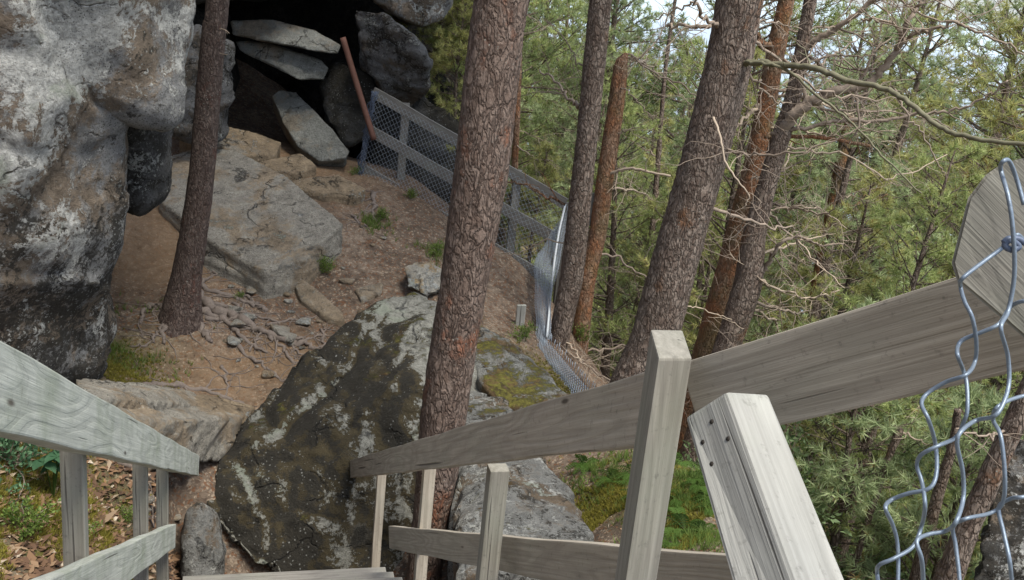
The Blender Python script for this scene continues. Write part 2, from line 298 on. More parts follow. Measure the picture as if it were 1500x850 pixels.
_Ys = np.concatenate([np.arange(1.6, 16, .04), np.arange(16, 60, .3)])
def ground_at(px, py, h=0.):
    v = ray(px, py); P = CAM + v[None]*(_Ys/v[1])[:, None]; z = gz(P[:, 0], P[:, 1])+h; k = np.where(P[:, 2] < z)[0]
    i = k[0] if len(k) else len(_Ys)-1; p = P[i].copy(); p[2] = z[i]; return p
u = np.linspace(-1, 1, 380); xs = -.6+2.2*np.sinh(4.45*u); xs = xs[(xs > -60)]
vv = np.linspace(-1, 1, 420); ys = 7+2.4*np.sinh(4.3*vv)
XX, YY = np.meshgrid(xs, ys); ZZ = gz(XX.ravel(), YY.ravel()); V = np.c_[XX.ravel(), YY.ravel(), ZZ]
nx, ny = len(xs), len(ys); ii = (np.arange(ny-1)[:, None]*nx+np.arange(nx-1)[None]).ravel(); Fq = np.c_[ii, ii+1, ii+nx+1, ii+nx]
me = mesh_np('ground', V, Fq)
def blob(cx, cy, r): return np.exp(-((V[:, 0]-cx)**2+(V[:, 1]-cy)**2)/r**2)
nn = fbm(V*1.5, 4, 21)*.5+.5; nf = fbm(V*6, 4, 22)*.5+.5
moss = np.zeros(len(V)); sand = np.zeros(len(V))
for (px, py, r, s) in [(900,700,.5,.6),(980,690,.6,1.),(1020,800,.5,.7),(760,560,.5,1.),(60,760,.8,.75),(0,700,.6,.9),(170,500,.35,1.),(60,680,.6,.9),(140,560,.4,.6),(1060,760,.6,1.)]:
    g = ground_at(px, py); moss += s*blob(g[0], g[1], r)
for (px, py, r) in [(200,340,.8),(330,560,.45),(440,240,1.),(420,520,.3),(270,350,.7),(400,215,.7)]:
    g = ground_at(px, py); sand += blob(g[0], g[1], r)
rad = np.hypot(V[:, 0]+.5, V[:, 1]-7); out = np.clip((V[:, 0]-1.5)/1.5, 0, 1)
moss = np.clip(moss*np.clip((nn-.38)*4, 0, 1) + out*(nn > .42)*.8 + (rad > 16)*.4, 0, 1); sand = np.clip(sand*(.5+nf), 0, 1)
for nm, arr in (('moss', moss), ('sand', sand)):
    at = me.attributes.new(nm, 'FLOAT', 'POINT'); at.data.foreach_set('value', arr.astype(np.float32))
m = NT('forest_floor'); v = m.coord(); n1 = m.noise(v, 2.2, 8, .65, .3); n2 = m.noise(v, 14, 8, .7, .4); n3 = m.noise(v, 70, 5, .7)
col = m.ramp(n1, [(.3, (.085, .065, .048)), (.5, (.165, .125, .093)), (.7, (.27, .215, .165))])
col = m.mix(m.ramp(n2, [(.35, .75), (.55, 0.)]), col, (.05, .032, .024))
ch = m.vor(m.coord(scale=(1, 1, 1)), 58, out='Color'); x = m.n('ShaderNodeSeparateColor'); m.l(ch, x.inputs[0])
col = m.mix(m.math('MULTIPLY', m.ramp(x.outputs[0], [(.80, 0.), (.84, 1.)]), m.ramp(n2, [(.4, 0.), (.55, .8)])), col, (.34, .27, .20))
col = m.mix(m.math('MULTIPLY', m.ramp(x.outputs[1], [(.80, 0.), (.84, 1.)]), .6), col, (.16, .065, .025))
col = m.mix(m.math('MULTIPLY', m.attr('sand').outputs['Fac'], .6), col, m.mix(n2, (.17, .105, .055), (.33, .225, .135)))
mo = m.math('MULTIPLY', m.attr('moss').outputs['Fac'], m.ramp(n2, [(.36, 0.), (.5, 1.)])); col = m.mix(mo, col, m.mix(n3, (.045, .055, .012), (.19, .18, .03)))
h = m.math('ADD', m.math('MULTIPLY', n2, .8), m.math('MULTIPLY', n3, .6))
ground = link('ground', me, m.fin(col, h, .95, .9, .03)); tag(ground, kind='structure')
# fjord far below and the far shore
w = NT('fjord_water'); nw = w.noise(w.coord(), .15, 4); w.b.inputs['Metallic'].default_value = .7; w.fin((.62, .72, .80), nw, .3, .05, .3)
me = mesh_np('water', [(-900, 40, -42), (3000, 40, -42), (3000, 4000, -42), (-900, 4000, -42)], [(0, 1, 2, 3)]); tag(link('water', me, w.m, smooth=False), kind='structure')
hx = np.linspace(-1400, 3200, 120); hy = np.linspace(0, 1, 16); HV = []
for j, t in enumerate(hy):
    n = fbm(np.c_[hx*.0022, hx*0+t*1.2, hx*0], 4, 40)
    HV.append(np.c_[hx, 2300+t*900+hx*0, -44+t**.8*(120+110*n)])
HV = np.concatenate(HV); ii = (np.arange(15)[:, None]*120+np.arange(119)[None]).ravel()
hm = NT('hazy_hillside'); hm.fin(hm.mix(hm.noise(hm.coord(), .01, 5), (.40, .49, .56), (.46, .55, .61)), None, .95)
tag(link('hills', mesh_np('hills', HV, np.c_[ii, ii+1, ii+121, ii+120]), hm.m), kind='structure')
# ------------------------------------------------------------------ rocks
def rock(name, pts, mat, label=None, vox=.04, smooth=6, amp=.06, freq=1.6, strata=0, sdir=(.15, -.25, 1), sfreq=6, facet=0, seed=0, parent=None, cat='rock', group=None):
    bm = bmesh.new(); [bm.verts.new(p) for p in pts]; r = bmesh.ops.convex_hull(bm, input=bm.verts)
    bmesh.ops.delete(bm, geom=list({e for e in r['geom_unused']+r['geom_interior'] if isinstance(e, bmesh.types.BMVert)}), context='VERTS')
    bmesh.ops.recalc_face_normals(bm, faces=bm.faces)
    me = bpy.data.meshes.new('tmp'); bm.to_mesh(me); bm.free(); o = bpy.data.objects.new('tmp', me); C.objects.link(o)
    md = o.modifiers.new('r', 'REMESH'); md.mode = 'VOXEL'; md.voxel_size = vox
    if smooth: s = o.modifiers.new('s', 'SMOOTH'); s.factor = .5; s.iterations = smooth
    dg = bpy.context.evaluated_depsgraph_get(); e = o.evaluated_get(dg); m2 = bpy.data.meshes.new_from_object(e)
    bpy.data.objects.remove(o); bpy.data.meshes.remove(me)
    n = len(m2.vertices); P = np.empty(n*3); m2.vertices.foreach_get('co', P); P = P.reshape(-1, 3)
    N = np.empty(n*3); m2.vertices.foreach_get('normal', N); N = N.reshape(-1, 3)
    d = amp*fbm(P*freq, 5, seed+50)*1.4+amp*.15+vox*.12*smooth
    if facet:
        f1, f2 = worley(P*facet*np.array([1, 1, 1.4])+seed*.7+.12*fbm(P*3, 2, 3)[:, None], seed); d += amp*.9*(np.minimum(f2-f1, .5)*1.6-.6)
    if strata:
        sd = np.array(sdir, float); sd /= np.linalg.norm(sd); q = (P @ sd)*sfreq+1.1*fbm(P*1.1, 3, seed+9); fr = q-np.floor(q)
        d += strata*((fr < .85)*(fr)-.4 + .6*(_h(np.floor(q).astype(np.int64), np.zeros(n, np.int64), np.zeros(n, np.int64), seed)-.5))
    d += amp*.22*fbm(P*9, 4, seed+80)
    P = P+N*d[:, None]; m2.vertices.foreach_set('co', P.ravel()); m2.update(); m2.name = name; m2.materials.clear()
    o = link(name, m2, mat, parent); 
    if label: tag(o, label, cat, group)
    return o
def pushed(front, t, shrink=.9, down=0):
    F_ = np.array([a(*p) for p in front]); c = F_.mean(0); G = c+(F_-c)*shrink; d = c-CAM; d /= np.linalg.norm(d); E_ = G-CAM; E_ /= np.linalg.norm(E_, axis=1)[:, None]; B = G+(E_*.5+d*.5)*t+np.array([0, 0, -down]); return np.vstack([F_, B])
def dropped(top, th, h=None, plane=False):
    T_ = np.array([a(*p) for p in top]) if h is None else np.array([ground_at(p[0], p[1], p[2] if h < 0 else h) for p in top])
    if plane:
        c = T_.mean(0); q_ = np.linalg.lstsq(np.c_[T_[:, 0]-c[0], T_[:, 1]-c[1], np.ones(len(T_))], T_[:, 2], rcond=None)[0]; T_[:, 2] = (T_[:, 0]-c[0])*q_[0]+(T_[:, 1]-c[1])*q_[1]+q_[2]
    return np.vstack([T_, T_-np.array([0, 0, th])])
# left cliff
rock('cliff', pushed([(-260,-260,4.7),(150,-260,5.7),(200,60,5.9),(190,150,6.0),(178,225,6.02),(168,300,6.05),(166,430,6.2),(158,500,6.3),(125,575,6.3),(0,640,5.7),(-260,640,5.0),(40,200,5.2),(20,330,5.3),(30,0,5.1)], 3.2, .95), M['cliff'],
     'huge grey brown cliff face with white lichen filling the left edge', .035, 3, .075, 1.0, strata=.035, sdir=(.5, .2, .6), sfreq=1.8, facet=1.0, seed=1, cat='cliff')
cl = bpy.data.objects['cliff']
rock('overhang', pushed([(-260,-260,4.6),(150,-260,5.6),(300,-260,6.4),(287,10,6.3),(276,90,6.25),(258,165,6.2),(238,182,6.1),(200,160,5.95),(186,130,5.9),(150,120,5.7),(60,60,5.3),(-260,60,4.8),(100,-100,5.2)], 2.6, .93), M['cliff'], None, .035, 3, .06, 1.2, strata=.03, sdir=(.6, .2, .5), sfreq=2.0, facet=1.1, seed=44, parent=cl)
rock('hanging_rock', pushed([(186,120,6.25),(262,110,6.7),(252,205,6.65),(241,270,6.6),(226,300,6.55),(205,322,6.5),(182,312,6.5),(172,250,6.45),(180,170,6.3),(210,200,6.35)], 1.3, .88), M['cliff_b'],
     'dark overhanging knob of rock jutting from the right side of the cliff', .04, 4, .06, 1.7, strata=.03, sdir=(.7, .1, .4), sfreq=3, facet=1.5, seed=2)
rock('rock_pillar', pushed([(235,70,10.2),(290,40,10.4),(340,62,10.6),(334,160,10.6),(326,200,10.5),(290,212,10.3),(235,190,10.1)], 1.6), M['grey'], 'lichen edged grey rock standing behind the thin tree trunk', .05, 3, .07, 1.8, facet=1.8, strata=.04, seed=3)
# cave shell
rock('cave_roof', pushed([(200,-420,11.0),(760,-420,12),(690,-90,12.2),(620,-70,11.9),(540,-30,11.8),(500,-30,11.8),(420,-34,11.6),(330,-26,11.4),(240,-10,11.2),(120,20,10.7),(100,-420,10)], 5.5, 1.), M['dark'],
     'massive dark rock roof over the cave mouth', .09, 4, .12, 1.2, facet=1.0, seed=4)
rock('cave_wall', pushed([(60,-300,15.2),(820,-300,15.2),(760,120,15.2),(720,330,14.6),(520,330,14.8),(250,300,14.8),(60,260,14.6)], 3, 1.), M['void'], 'back wall deep inside the cave with its darkness painted on', .12, 2, .15, .9, facet=.8, seed=5)
rock('cave_side_rock', pushed([(255,10,11.4),(335,20,11.8),(345,110,12.0),(325,190,12.2),(250,210,11.8)], 3.2, 1.), M['void'], 'rock closing the left side of the cave with its darkness painted on', .07, 3, .08, 1.6, facet=1.3, seed=6)
rock('overhanging_rock', pushed([(518,12,11.5),(562,18,11.3),(604,52,11.2),(630,92,11.3),(628,138,11.6),(600,158,11.8),(566,138,11.6),(530,98,11.5)], 1.4), M['grey'], 'grey lichened rock overhanging above the netted fence', .04, 3, .07, 2, facet=2, strata=.03, seed=7)
rock('lichen_boulder', pushed([(548,-40,11.8),(665,-60,11.8),(656,18,11.9),(618,40,11.8),(585,28,11.7),(550,2,11.7)], 1.8), M['cliff'], 'pale lichen spotted boulder at the top edge above the cave', .045, 3, .07, 2, facet=2.2, seed=8)
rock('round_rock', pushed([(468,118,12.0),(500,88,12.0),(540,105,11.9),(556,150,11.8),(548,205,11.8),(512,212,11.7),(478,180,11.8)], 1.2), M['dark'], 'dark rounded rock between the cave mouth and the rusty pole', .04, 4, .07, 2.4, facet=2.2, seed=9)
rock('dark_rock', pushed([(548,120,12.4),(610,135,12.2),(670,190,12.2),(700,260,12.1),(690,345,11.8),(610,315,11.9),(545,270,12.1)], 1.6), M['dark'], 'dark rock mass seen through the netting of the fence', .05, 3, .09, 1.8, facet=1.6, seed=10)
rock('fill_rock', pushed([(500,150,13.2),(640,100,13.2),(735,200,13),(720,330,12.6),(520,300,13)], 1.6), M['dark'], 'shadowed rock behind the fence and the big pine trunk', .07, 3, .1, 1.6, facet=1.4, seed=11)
rock('roof_slab', pushed([(338,32,11.9),(400,29,11.8),(462,46,11.6),(500,66,11.4),(496,79,11.35),(455,74,11.4),(398,62,11.6),(342,50,11.8)], .9, .9), M['slab_in'], 'upper of two flat grey slabs wedged across the cave mouth', .02, 0, .015, 3, strata=.012, sfreq=12, seed=12)
rock('wedged_slab', pushed([(344,60,12),(400,66,11.8),(470,88,11.6),(482,100,11.5),(474,118,11.5),(436,116,11.5),(412,100,11.6),(352,74,11.9)], .9, .9), M['slab_in'], 'lower of two flat grey slabs wedged across the cave mouth', .02, 0, .015, 3, strata=.012, sfreq=12, seed=13)
rock('leaning_slab', pushed([(397,140,11.9),(412,131,11.95),(434,134,11.9),(458,162,11.7),(492,196,11.4),(513,222,11.2),(507,233,11.15),(468,237,11.2),(436,214,11.35),(415,180,11.6)], .35, .95, .15), M['slab_in'], 'smooth grey slab leaning upright at the cave entrance', .02, 0, .014, 2.5, strata=.008, seed=14)
rock('fallen_slab', dropped([(234,290,.16),(247,222,.22),(290,212,.24),(345,228,.20),(420,266,.22),(503,322,.34),(447,372,.36),(388,402,.24),(312,370,.14)], .5, -1, True), M['slab'],
     'big flat grey slab lying on the slope behind the thin tree', .018, 0, .010, 1.6, strata=.009, sdir=(.16, -.32, 1), sfreq=9, seed=15)
rock('fallen_slab', dropped([(296,376),(330,366),(395,403),(378,414),(340,402)], .2, .09), M['slab'], 'thin grey slab shelf under the front edge of the big slab', .018, 0, .01, 3, strata=.01, sfreq=12, seed=16)
for k, (pp, th, mt, lb) in enumerate([
    ([(262,206,.22),(275,192,.26),(335,186,.28),(380,196,.22),(412,208,.18),(404,226,.14),(330,232,.16)], .5, 'ledge', 'brown flat ledge between the big slab and the cave mouth'),
    ([(368,240,.1),(440,224,.16),(464,243,.12),(432,254,.1),(392,254,.06)], .25, 'ledge', 'small tan step of rock at the foot of the leaning slab'),
    ([(428,264,.08),(496,256,.14),(536,278,.14),(518,292,.1),(474,287,.08),(436,276,.07)], .25, 'ledge', 'flat tan stone on the path beside the fence end'),
    ([(428,414,.06),(446,412,.08),(502,458,.09),(506,471,.07),(482,470,.05),(440,438,.06)], .16, 'slab', 'long narrow stone lying on the path above the boulder'),
    ([(520,424,.04),(562,414,.05),(558,428,.05),(530,441,.04)], .12, 'slab', 'flat pale stone sunk in the path left of the white rock'),
    ([(300,262,.1),(372,262,.1),(425,258,.12),(430,270,.08),(380,276,.06)], .2, 'ledge', 'thin tan stone step above the big slab'),
    ([(440,352,.1),(415,372,.1),(430,385,.1),(460,368,.1)], .15, 'slab', 'broken corner of stone beside the big slab'),
    ([(640,455,.05),(662,452,.05),(668,470,.04),(645,474,.04)], .1, 'slab', 'flat pale stone behind the large pine trunk')]):
    if k in (5, 6): continue
    rock('stone', dropped(pp, th, -1), M[mt], lb, .016, 0, .012, 4, strata=.008, sfreq=16, seed=20+k, cat='stone')
rock('white_rock', pushed([(592,392,9.2),(606,380,9.3),(632,384,9.4),(652,398,9.4),(652,424,9.2),(622,434,9.0),(598,420,9.05)], .3, .8, .05), M['white'], 'angular white and tan rock on top of the boulder', .018, 0, .03, 3, facet=2.6, strata=.02, sdir=(1, .3, .5), sfreq=9, seed=30)
rock('rock_ledge', dropped([(95,556,.05),(200,562,.08),(290,576,.08),(372,597,.12),(368,610,.16),(310,620,.22),(262,634,.26),(215,628,.26),(150,606,.2),(92,592,.2)], .34, -1, True), M['slab'],
     'layered brown rock ledge with moss above the lower steps', .022, 0, .03, 2.4, strata=.02, sdir=(.1, -.15, 1), sfreq=7, facet=2.2, seed=31)
for k, pp in enumerate([[(110,556,.12),(205,562,.14),(285,576,.13),(300,594,.16),(210,600,.18),(120,584,.16)], [(225,590,.2),(300,580,.15),(372,598,.16),(366,612,.2),(300,624,.26),(240,618,.27)], [(150,600,.24),(225,606,.27),(262,628,.31),(235,640,.32),(170,622,.3)]]):
    rock('layer', dropped(pp, .08, -1), M['slab'] if k != 1 else M['ledge'], None, .015, 0, .012, 4, strata=.01, sfreq=14, seed=90+k, parent=bpy.data.objects['rock_ledge'])
rock('rock_block', dropped([(228,640,6.3),(282,626,6.4),(286,640,6.25),(250,654,6.15)], .16), M['slab'], 'pale square block of stone under the end of the rock ledge', .02, 2, .02, 4, seed=32)
rock('small_boulder', pushed([(272,752,5.9),(292,732,5.95),(312,752,6.0),(332,812,6.0),(326,850,5.8),(286,872,5.6),(266,846,5.7)], .5, .8), M['palegrey'], 'small lichened rock with moss by the last left railing post', .025, 4, .04, 3, facet=2.5, seed=33)
# central boulder
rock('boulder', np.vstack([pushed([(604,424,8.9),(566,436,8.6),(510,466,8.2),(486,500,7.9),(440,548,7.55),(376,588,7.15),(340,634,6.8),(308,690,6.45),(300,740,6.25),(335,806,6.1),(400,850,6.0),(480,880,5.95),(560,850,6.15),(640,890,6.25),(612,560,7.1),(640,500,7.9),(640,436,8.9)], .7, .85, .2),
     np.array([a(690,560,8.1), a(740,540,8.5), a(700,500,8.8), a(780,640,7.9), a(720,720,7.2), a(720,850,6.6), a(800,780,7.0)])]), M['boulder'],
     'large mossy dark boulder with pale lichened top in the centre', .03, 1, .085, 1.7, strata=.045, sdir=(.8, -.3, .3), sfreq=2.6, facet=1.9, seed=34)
rock('mossy_ridge', dropped([(692,480,.16),(735,492,.14),(792,538,.14),(834,584,.12),(846,606,.1),(790,612,.14),(735,600,.16),(700,560,.2)], .5, -1), M['mossrock'], 'moss covered hump of rock right of the large pine trunk', .028, 2, .045, 2, facet=1.8, seed=35)
rock('lichen_slab', dropped([(680,572,.2),(735,588,.16),(775,640,.14),(828,712,.12),(872,788,.12),(820,806,.22),(740,840,.3),(672,840,.34),(660,700,.36),(668,620,.3)], .6, -1), M['palegrey'], 'pale grey lichened slab sloping down under the right hand rail', .026, 1, .035, 1.8, strata=.035, sdir=(.6, -.5, .3), sfreq=4.5, facet=1.7, seed=36)
rock('outcrop', pushed([(1448,740,5.9),(1476,670,6.1),(1520,630,6.2),(1640,640,6.0),(1660,900,5.6),(1480,1000,5.4),(1424,860,5.6)], .9), M['cliff'], 'grey fissured rock behind the wire netting at the lower right', .03, 3, .06, 2.6, strata=.03, sdir=(.3, .2, 1), sfreq=9, facet=2.2, seed=37)
for k in range(84):      # loose stones on the path
    px = random.uniform(330, 640); py = random.uniform(330, 560); sc_k = 1. if k < 26 else .5
    if k > 70: px, py = random.uniform(180, 420), random.uniform(640, 850)
    g = ground_at(px, py); s = random.uniform(.025, .055)*sc_k
    pts = [g+np.array([random.gauss(0, s), random.gauss(0, s), abs(random.gauss(0, s*.45))]) for _ in range(14)]
    pts += [pts[0]*.0+g+np.array([sx*s*.8, sy*s*.8, sz*s*.4]) for sx in (-1, 1) for sy in (-1, 1) for sz in (-1, 1)]
    rock('pebble', pts, random.choice([M['slab'], M['white'], M['ledge']]), 'small loose stone lying on the needle covered path', .014, 1, .004, 9, seed=60+k, cat='stone', group='loose stones on the path')
# ------------------------------------------------------------------ wooden stairs and railings
S = ray(375, 716); S = S/np.linalg.norm(S)
SH = np.array([S[0], S[1], 0]); SH /= np.linalg.norm(SH); LAT = np.array([SH[1], -SH[0], 0])    # lateral, to the right
def board(name, A, B, wdir, w, th, mat, parent, bev=.004, off=0., wob=0.002):
    """board from A to B; A,B lie on its top outer edge; wdir points down the face; thickness goes along the third axis."""
    A = np.array(A, float); B = np.array(B, float); L = np.linalg.norm(B-A); X = (B-A)/L
    Wd = np.array(wdir, float); Wd -= X*(Wd @ X); Wd /= np.linalg.norm(Wd); T = np.cross(X, Wd)
    bm = bmesh.new(); n = max(2, int(L/.25)); ring = []
    for i in range(n+1):
        x = L*i/n; dy = wob*math.sin(i*1.7+L); ring.append([bm.verts.new((x, y+dy, z)) for y, z in ((0, 0), (w, 0), (w, th), (0, th))])
    for i in range(n):
        for j in range(4): bm.faces.new((ring[i][j], ring[i+1][j], ring[i+1][(j+1) % 4], ring[i][(j+1) % 4]))
    bm.faces.new(ring[0]); bm.faces.new(ring[-1][::-1]); bmesh.ops.recalc_face_normals(bm, faces=bm.faces)
    ed = [e for e in bm.edges if len(e.link_faces) == 2 and e.calc_face_angle(0) > .5]
    bmesh.ops.bevel(bm, geom=ed, offset=bev, segments=2, affect='EDGES', profile=.6)
    me = bpy.data.meshes.new(name); bm.to_mesh(me); bm.free(); me.materials.append(mat)
    o = bpy.data.objects.new(name, me); C.objects.link(o)
    mw = Matrix(((X[0], Wd[0], T[0], A[0]), (X[1], Wd[1], T[1], A[1]), (X[2], Wd[2], T[2], A[2]), (0, 0, 0, 1)))
    if parent: o.parent = parent; o.matrix_basis = Matrix.Translation(parent.location).inverted() @ mw
    else: o.matrix_basis = mw
    return o
DN = np.array([0, 0, -1.0])
LA = aD(0, 497, 1.41); RA = aD(940, 555, 1.9)
left_rail = empty('stair_railing', (LA[0]-.03, LA[1], 4.8), 'pale weathered wooden handrail on the left side of the stairs', 'railing')
right_rail = empty('stair_railing', (RA[0]+.03, RA[1], 4.4), 'grey wooden handrail with an angled brace on the right of the stairs', 'railing')
# left: board face towards the stairs
board('top_rail', LA-S*1.3, LA+S*5.22, DN, .128, -.045 if False else .045, W[0], left_rail)
q = LA+S*5.3
LB = aD(258, 767, 4.9)
board('lower_rail', LB-S*5.2, LB, DN, .115, .036, W[0], left_rail)
def post(P, h, parent, mat, w=.052, d=.055, down=None):
    """upright post, top centre at P"""
    P = np.array(P); A = P-LAT*w/2-SH*d/2; return board('post', A, A-np.array([0, 0, h]), LAT, w, d, mat, parent, .003)
def on(A, px):       # parameter along A + t S with the given picture column
    ts = np.linspace(-1.4, 8, 2000); x = np.array([proj(A+S*t)[0] for t in ts]); return ts[np.argmin(abs(x-px))]
for px, zo in ((160, .0), (238, .0), (264, .0), (-1600, 0)):
    t = on(LA, px); P = LA+S*t-LAT*.078; P = P+np.array([0, 0, -.02]); post(P, 1.15, left_rail, W[1])
tR = on(RA, 515)
board('top_rail', RA-S*.14, RA+S*tR, DN, .128, .045, W[2], right_rail)
# second, nearer length of the right rail
B0, B1 = aD(985, 532, 1.66), aD(1560, 352, 1.17)
board('top_rail', B0+LAT*.012, B1+LAT*.012, DN, .135, .045, W[2], right_rail)
LR0, LR1 = aD(569, 771, 5.4), aD(1085, 816, 1.90)
board('lower_rail', LR0, LR1, DN, .118, .036, W[2], right_rail)
for px, w_ in ((541, .056), (604, .055), (716, .062)):
    t = on(RA, px); P = RA+S*t+LAT*(.078 if px != 716 else .03)+np.array([0, 0, -.03-(.1 if px == 716 else 0)]); post(P, 1.1, right_rail, W[2 if px != 716 else 1], w_)
def beam(name, e0, e1, mat, parent, bev=.004):
    """squared timber from three visible long edges given at both ends (left, middle, right): lists of world points"""
    L0, M0, R0_ = e0; L1, M1, R1 = e1; K0 = L0+R0_-M0; K1 = L1+R1-M1
    X = (M1-M0)/np.linalg.norm(M1-M0); Y = (L0-M0)-X*((L0-M0) @ X); Y /= np.linalg.norm(Y); Z = np.cross(X, Y)
    Rm = np.array([X, Y, Z]); loc = lambda p: tuple(Rm @ (p-M0))
    bm = bmesh.new(); a0 = [bm.verts.new(loc(p)) for p in (L0, M0, R0_, K0)]; a1 = [bm.verts.new(loc(p)) for p in (L1, M1, R1, K1)]
    for j in range(4): bm.faces.new((a0[j], a1[j], a1[(j+1) % 4], a0[(j+1) % 4]))
    bm.faces.new(a0); bm.faces.new(a1); bmesh.ops.recalc_face_normals(bm, faces=bm.faces)
    bmesh.ops.bevel(bm, geom=bm.edges[:], offset=bev, segments=2, affect='EDGES', profile=.6)
    me = bpy.data.meshes.new(name); bm.to_mesh(me); bm.free(); me.materials.append(mat); o = bpy.data.objects.new(name, me); C.objects.link(o)
    mw = Matrix([[X[i], Y[i], Z[i], M0[i]] for i in range(3)]+[[0, 0, 0, 1]]); o.parent = parent
    o.matrix_basis = Matrix.Translation(parent.location).inverted() @ mw; return o
# tall near post: front face, narrow right side, top seen from above
p_fl, p_fr, p_br = aD(955, 520, 1.50), aD(1012, 527, 1.50), None
wv = p_fr-p_fl; wv[2] = 0; wl = np.linalg.norm(wv); wv /= wl; dv = np.array([-wv[1], wv[0], 0])
# the photo shows a left-front face and a right-front face meeting in a vertical arris
arr_top = aD(962, 522, 1.50)
tl = aD(955, 478, 1.56); tr_ = aD(1014, 524, 1.50)
base = np.array([0, 0, -1.25])
post_t = [aD(953, 482, 1.575), aD(965, 525, 1.50), aD(1014, 525, 1.545)]
beam('post', post_t, [p+base+np.array([0, 0, 0]) for p in post_t], W[1], right_rail)
# big angled brace
bt = [aD(1003, 612, 1.10), aD(1064, 573, 1.06), aD(1126, 577, 1.10)]
bb = [aD(1082, 890, .93), aD(1180, 890, .885), aD(1256, 890, .925)]
bb = [t_+(b_-t_)*1.6 for t_, b_ in zip(bt, bb)]
brace = beam('brace', bt, bb, W[3], right_rail, .005)
for px, py in ((1043, 618), (1030, 648), (1067, 643), (1043, 680)):    # nail holes in the left face of the brace
    nrm = np.cross(bt[0]-bt[1], bb[1]-bt[1]); nrm /= np.linalg.norm(nrm)
    v = ray(px, py); t = ((bt[1]-CAM) @ nrm)/(v @ nrm); p = CAM+v*t; nrm2 = nrm if (nrm @ v) < 0 else -nrm
    mb = MB(); mb.tube([p-nrm2*.002, p+nrm2*.0012], [.0033, .0026], 10)
    o = mb.build('nail', M['nail'], None); o.parent = brace; o.matrix_parent_inverse = (Matrix.Translation(right_rail.location) @ brace.matrix_basis).inverted()
# clipped-corner board at the right edge
out2 = [(1470,238),(1444,256),(1418,290),(1408,330),(1394,385),(1402,412),(1450,452),(1520,512),(2300,1240),(2480,1010),(1610,232),(1540,222)]
D0 = .98; c0 = aD(1460, 340, D0); Xb = aD(1560, 440, D0)-c0; Xb /= np.linalg.norm(Xb); Zb = ray(1460, 380); Zb -= Xb*(Zb @ Xb); Zb /= np.linalg.norm(Zb); Yb = np.cross(Zb, Xb)
bm = bmesh.new(); lo = []; hi = []
for px, py in out2:
    v = ray(px, py); t = ((c0-CAM) @ Zb)/(v @ Zb); p = CAM+v*t-c0; lo.append(bm.verts.new((p @ Xb, p @ Yb, 0))); e_ = ray(1394, 400)/np.linalg.norm(ray(1394, 400))*.045; p2_ = p+e_; hi.append(bm.verts.new((p2_ @ Xb, p2_ @ Yb, p2_ @ Zb)))
bm.faces.new(lo); bm.faces.new(hi[::-1])
for i in range(len(lo)): j = (i+1) % len(lo); bm.faces.new((lo[i], lo[j], hi[j], hi[i]))
bmesh.ops.recalc_face_normals(bm, faces=bm.faces); bmesh.ops.bevel(bm, geom=[e for e in bm.edges if e.calc_face_angle(0) > 1.], offset=.003, segments=2, affect='EDGES')
me = bpy.data.meshes.new('end_board'); bm.to_mesh(me); bm.free(); me.materials.append(W[1]); o = bpy.data.objects.new('end_board', me); C.objects.link(o); o.parent = right_rail
o.matrix_basis = Matrix.Translation(right_rail.location).inverted() @ Matrix([[Xb[i], Yb[i], Zb[i], c0[i]] for i in range(3)]+[[0, 0, 0, 1]])
# stairs: treads and stringers
stairs = empty('staircase', (0, 0, 5.2), 'wooden staircase running down between the two railings', 'stairs')
nl = LA[0]*LAT[0]+LA[1]*LAT[1]+.0; nr = RA[0]*LAT[0]+RA[1]*LAT[1]
run = .30; Sh = math.hypot(S[0], S[1]); slope = S[2]/Sh
k = 0; s_ = -1.0
while s_ < 4.95:
    z = 6+slope*s_-.70; c = np.array([CAM[0], CAM[1], 0])+SH*s_
    A = c+LAT*(nl-.02)+np.array([0, 0, z]); B = c+LAT*(nr+.02)+np.array([0, 0, z])
    board('tread', A, B, SH, .25, .04, W[4], stairs, .004, wob=0); s_ += run
for xx in (nl-.075, nr+.03):
    A = SH*-1.0+LAT*xx+np.array([0, 0, 6-slope-.76+.02]); B = SH*6.6+LAT*xx+np.array([0, 0, 6+slope*6.6-.74]); board('stringer', A, B, DN, .2, .045, W[1], stairs)
# ------------------------------------------------------------------ wire netting on the near right side
net = empty('wire_netting', aD(1420, 900, .8), 'blue grey galvanised chain link netting hanging over the right rail', 'wire netting')
wires = [
 [(1500,300),(1489,262),(1478,236),(1468,238),(1466,250),(1476,285),(1483,330),(1486,400),(1477,455),(1466,480),(1476,520),(1478,560),(1470,590),(1456,610),(1430,616),(1408,632),(1402,652),(1410,690),(1411,730),(1400,765),(1385,778),(1360,783),(1343,793),(1350,820),(1352,860),(1346,900)],
 [(1500,352),(1490,344),(1478,352),(1470,362),(1440,384),(1410,408),(1407,420),(1413,442),(1424,465),(1430,500),(1428,530),(1415,549),(1385,560),(1358,577),(1350,592),(1360,615),(1370,650),(1372,690),(1362,715),(1330,723),(1305,733),(1297,745),(1308,770),(1315,800),(1315,860),(1310,900)],
 [(1540,436),(1500,441),(1480,450),(1464,474),(1440,486),(1412,497),(1403,508),(1403,522),(1410,540),(1416,562),(1417,600),(1411,620),(1400,641),(1375,653),(1350,666),(1343,682),(1350,705),(1355,740),(1350,770),(1338,800),(1310,818),(1288,828),(1285,842),(1290,870)],
 [(1540,572),(1500,580),(1475,588),(1458,600),(1455,616),(1466,640),(1472,700),(1468,738),(1450,752),(1415,760),(1396,772),(1400,800),(1406,860),(1400,900)],
 [(1540,720),(1500,728),(1480,731),(1463,744),(1470,780),(1480,830),(1484,900)]]
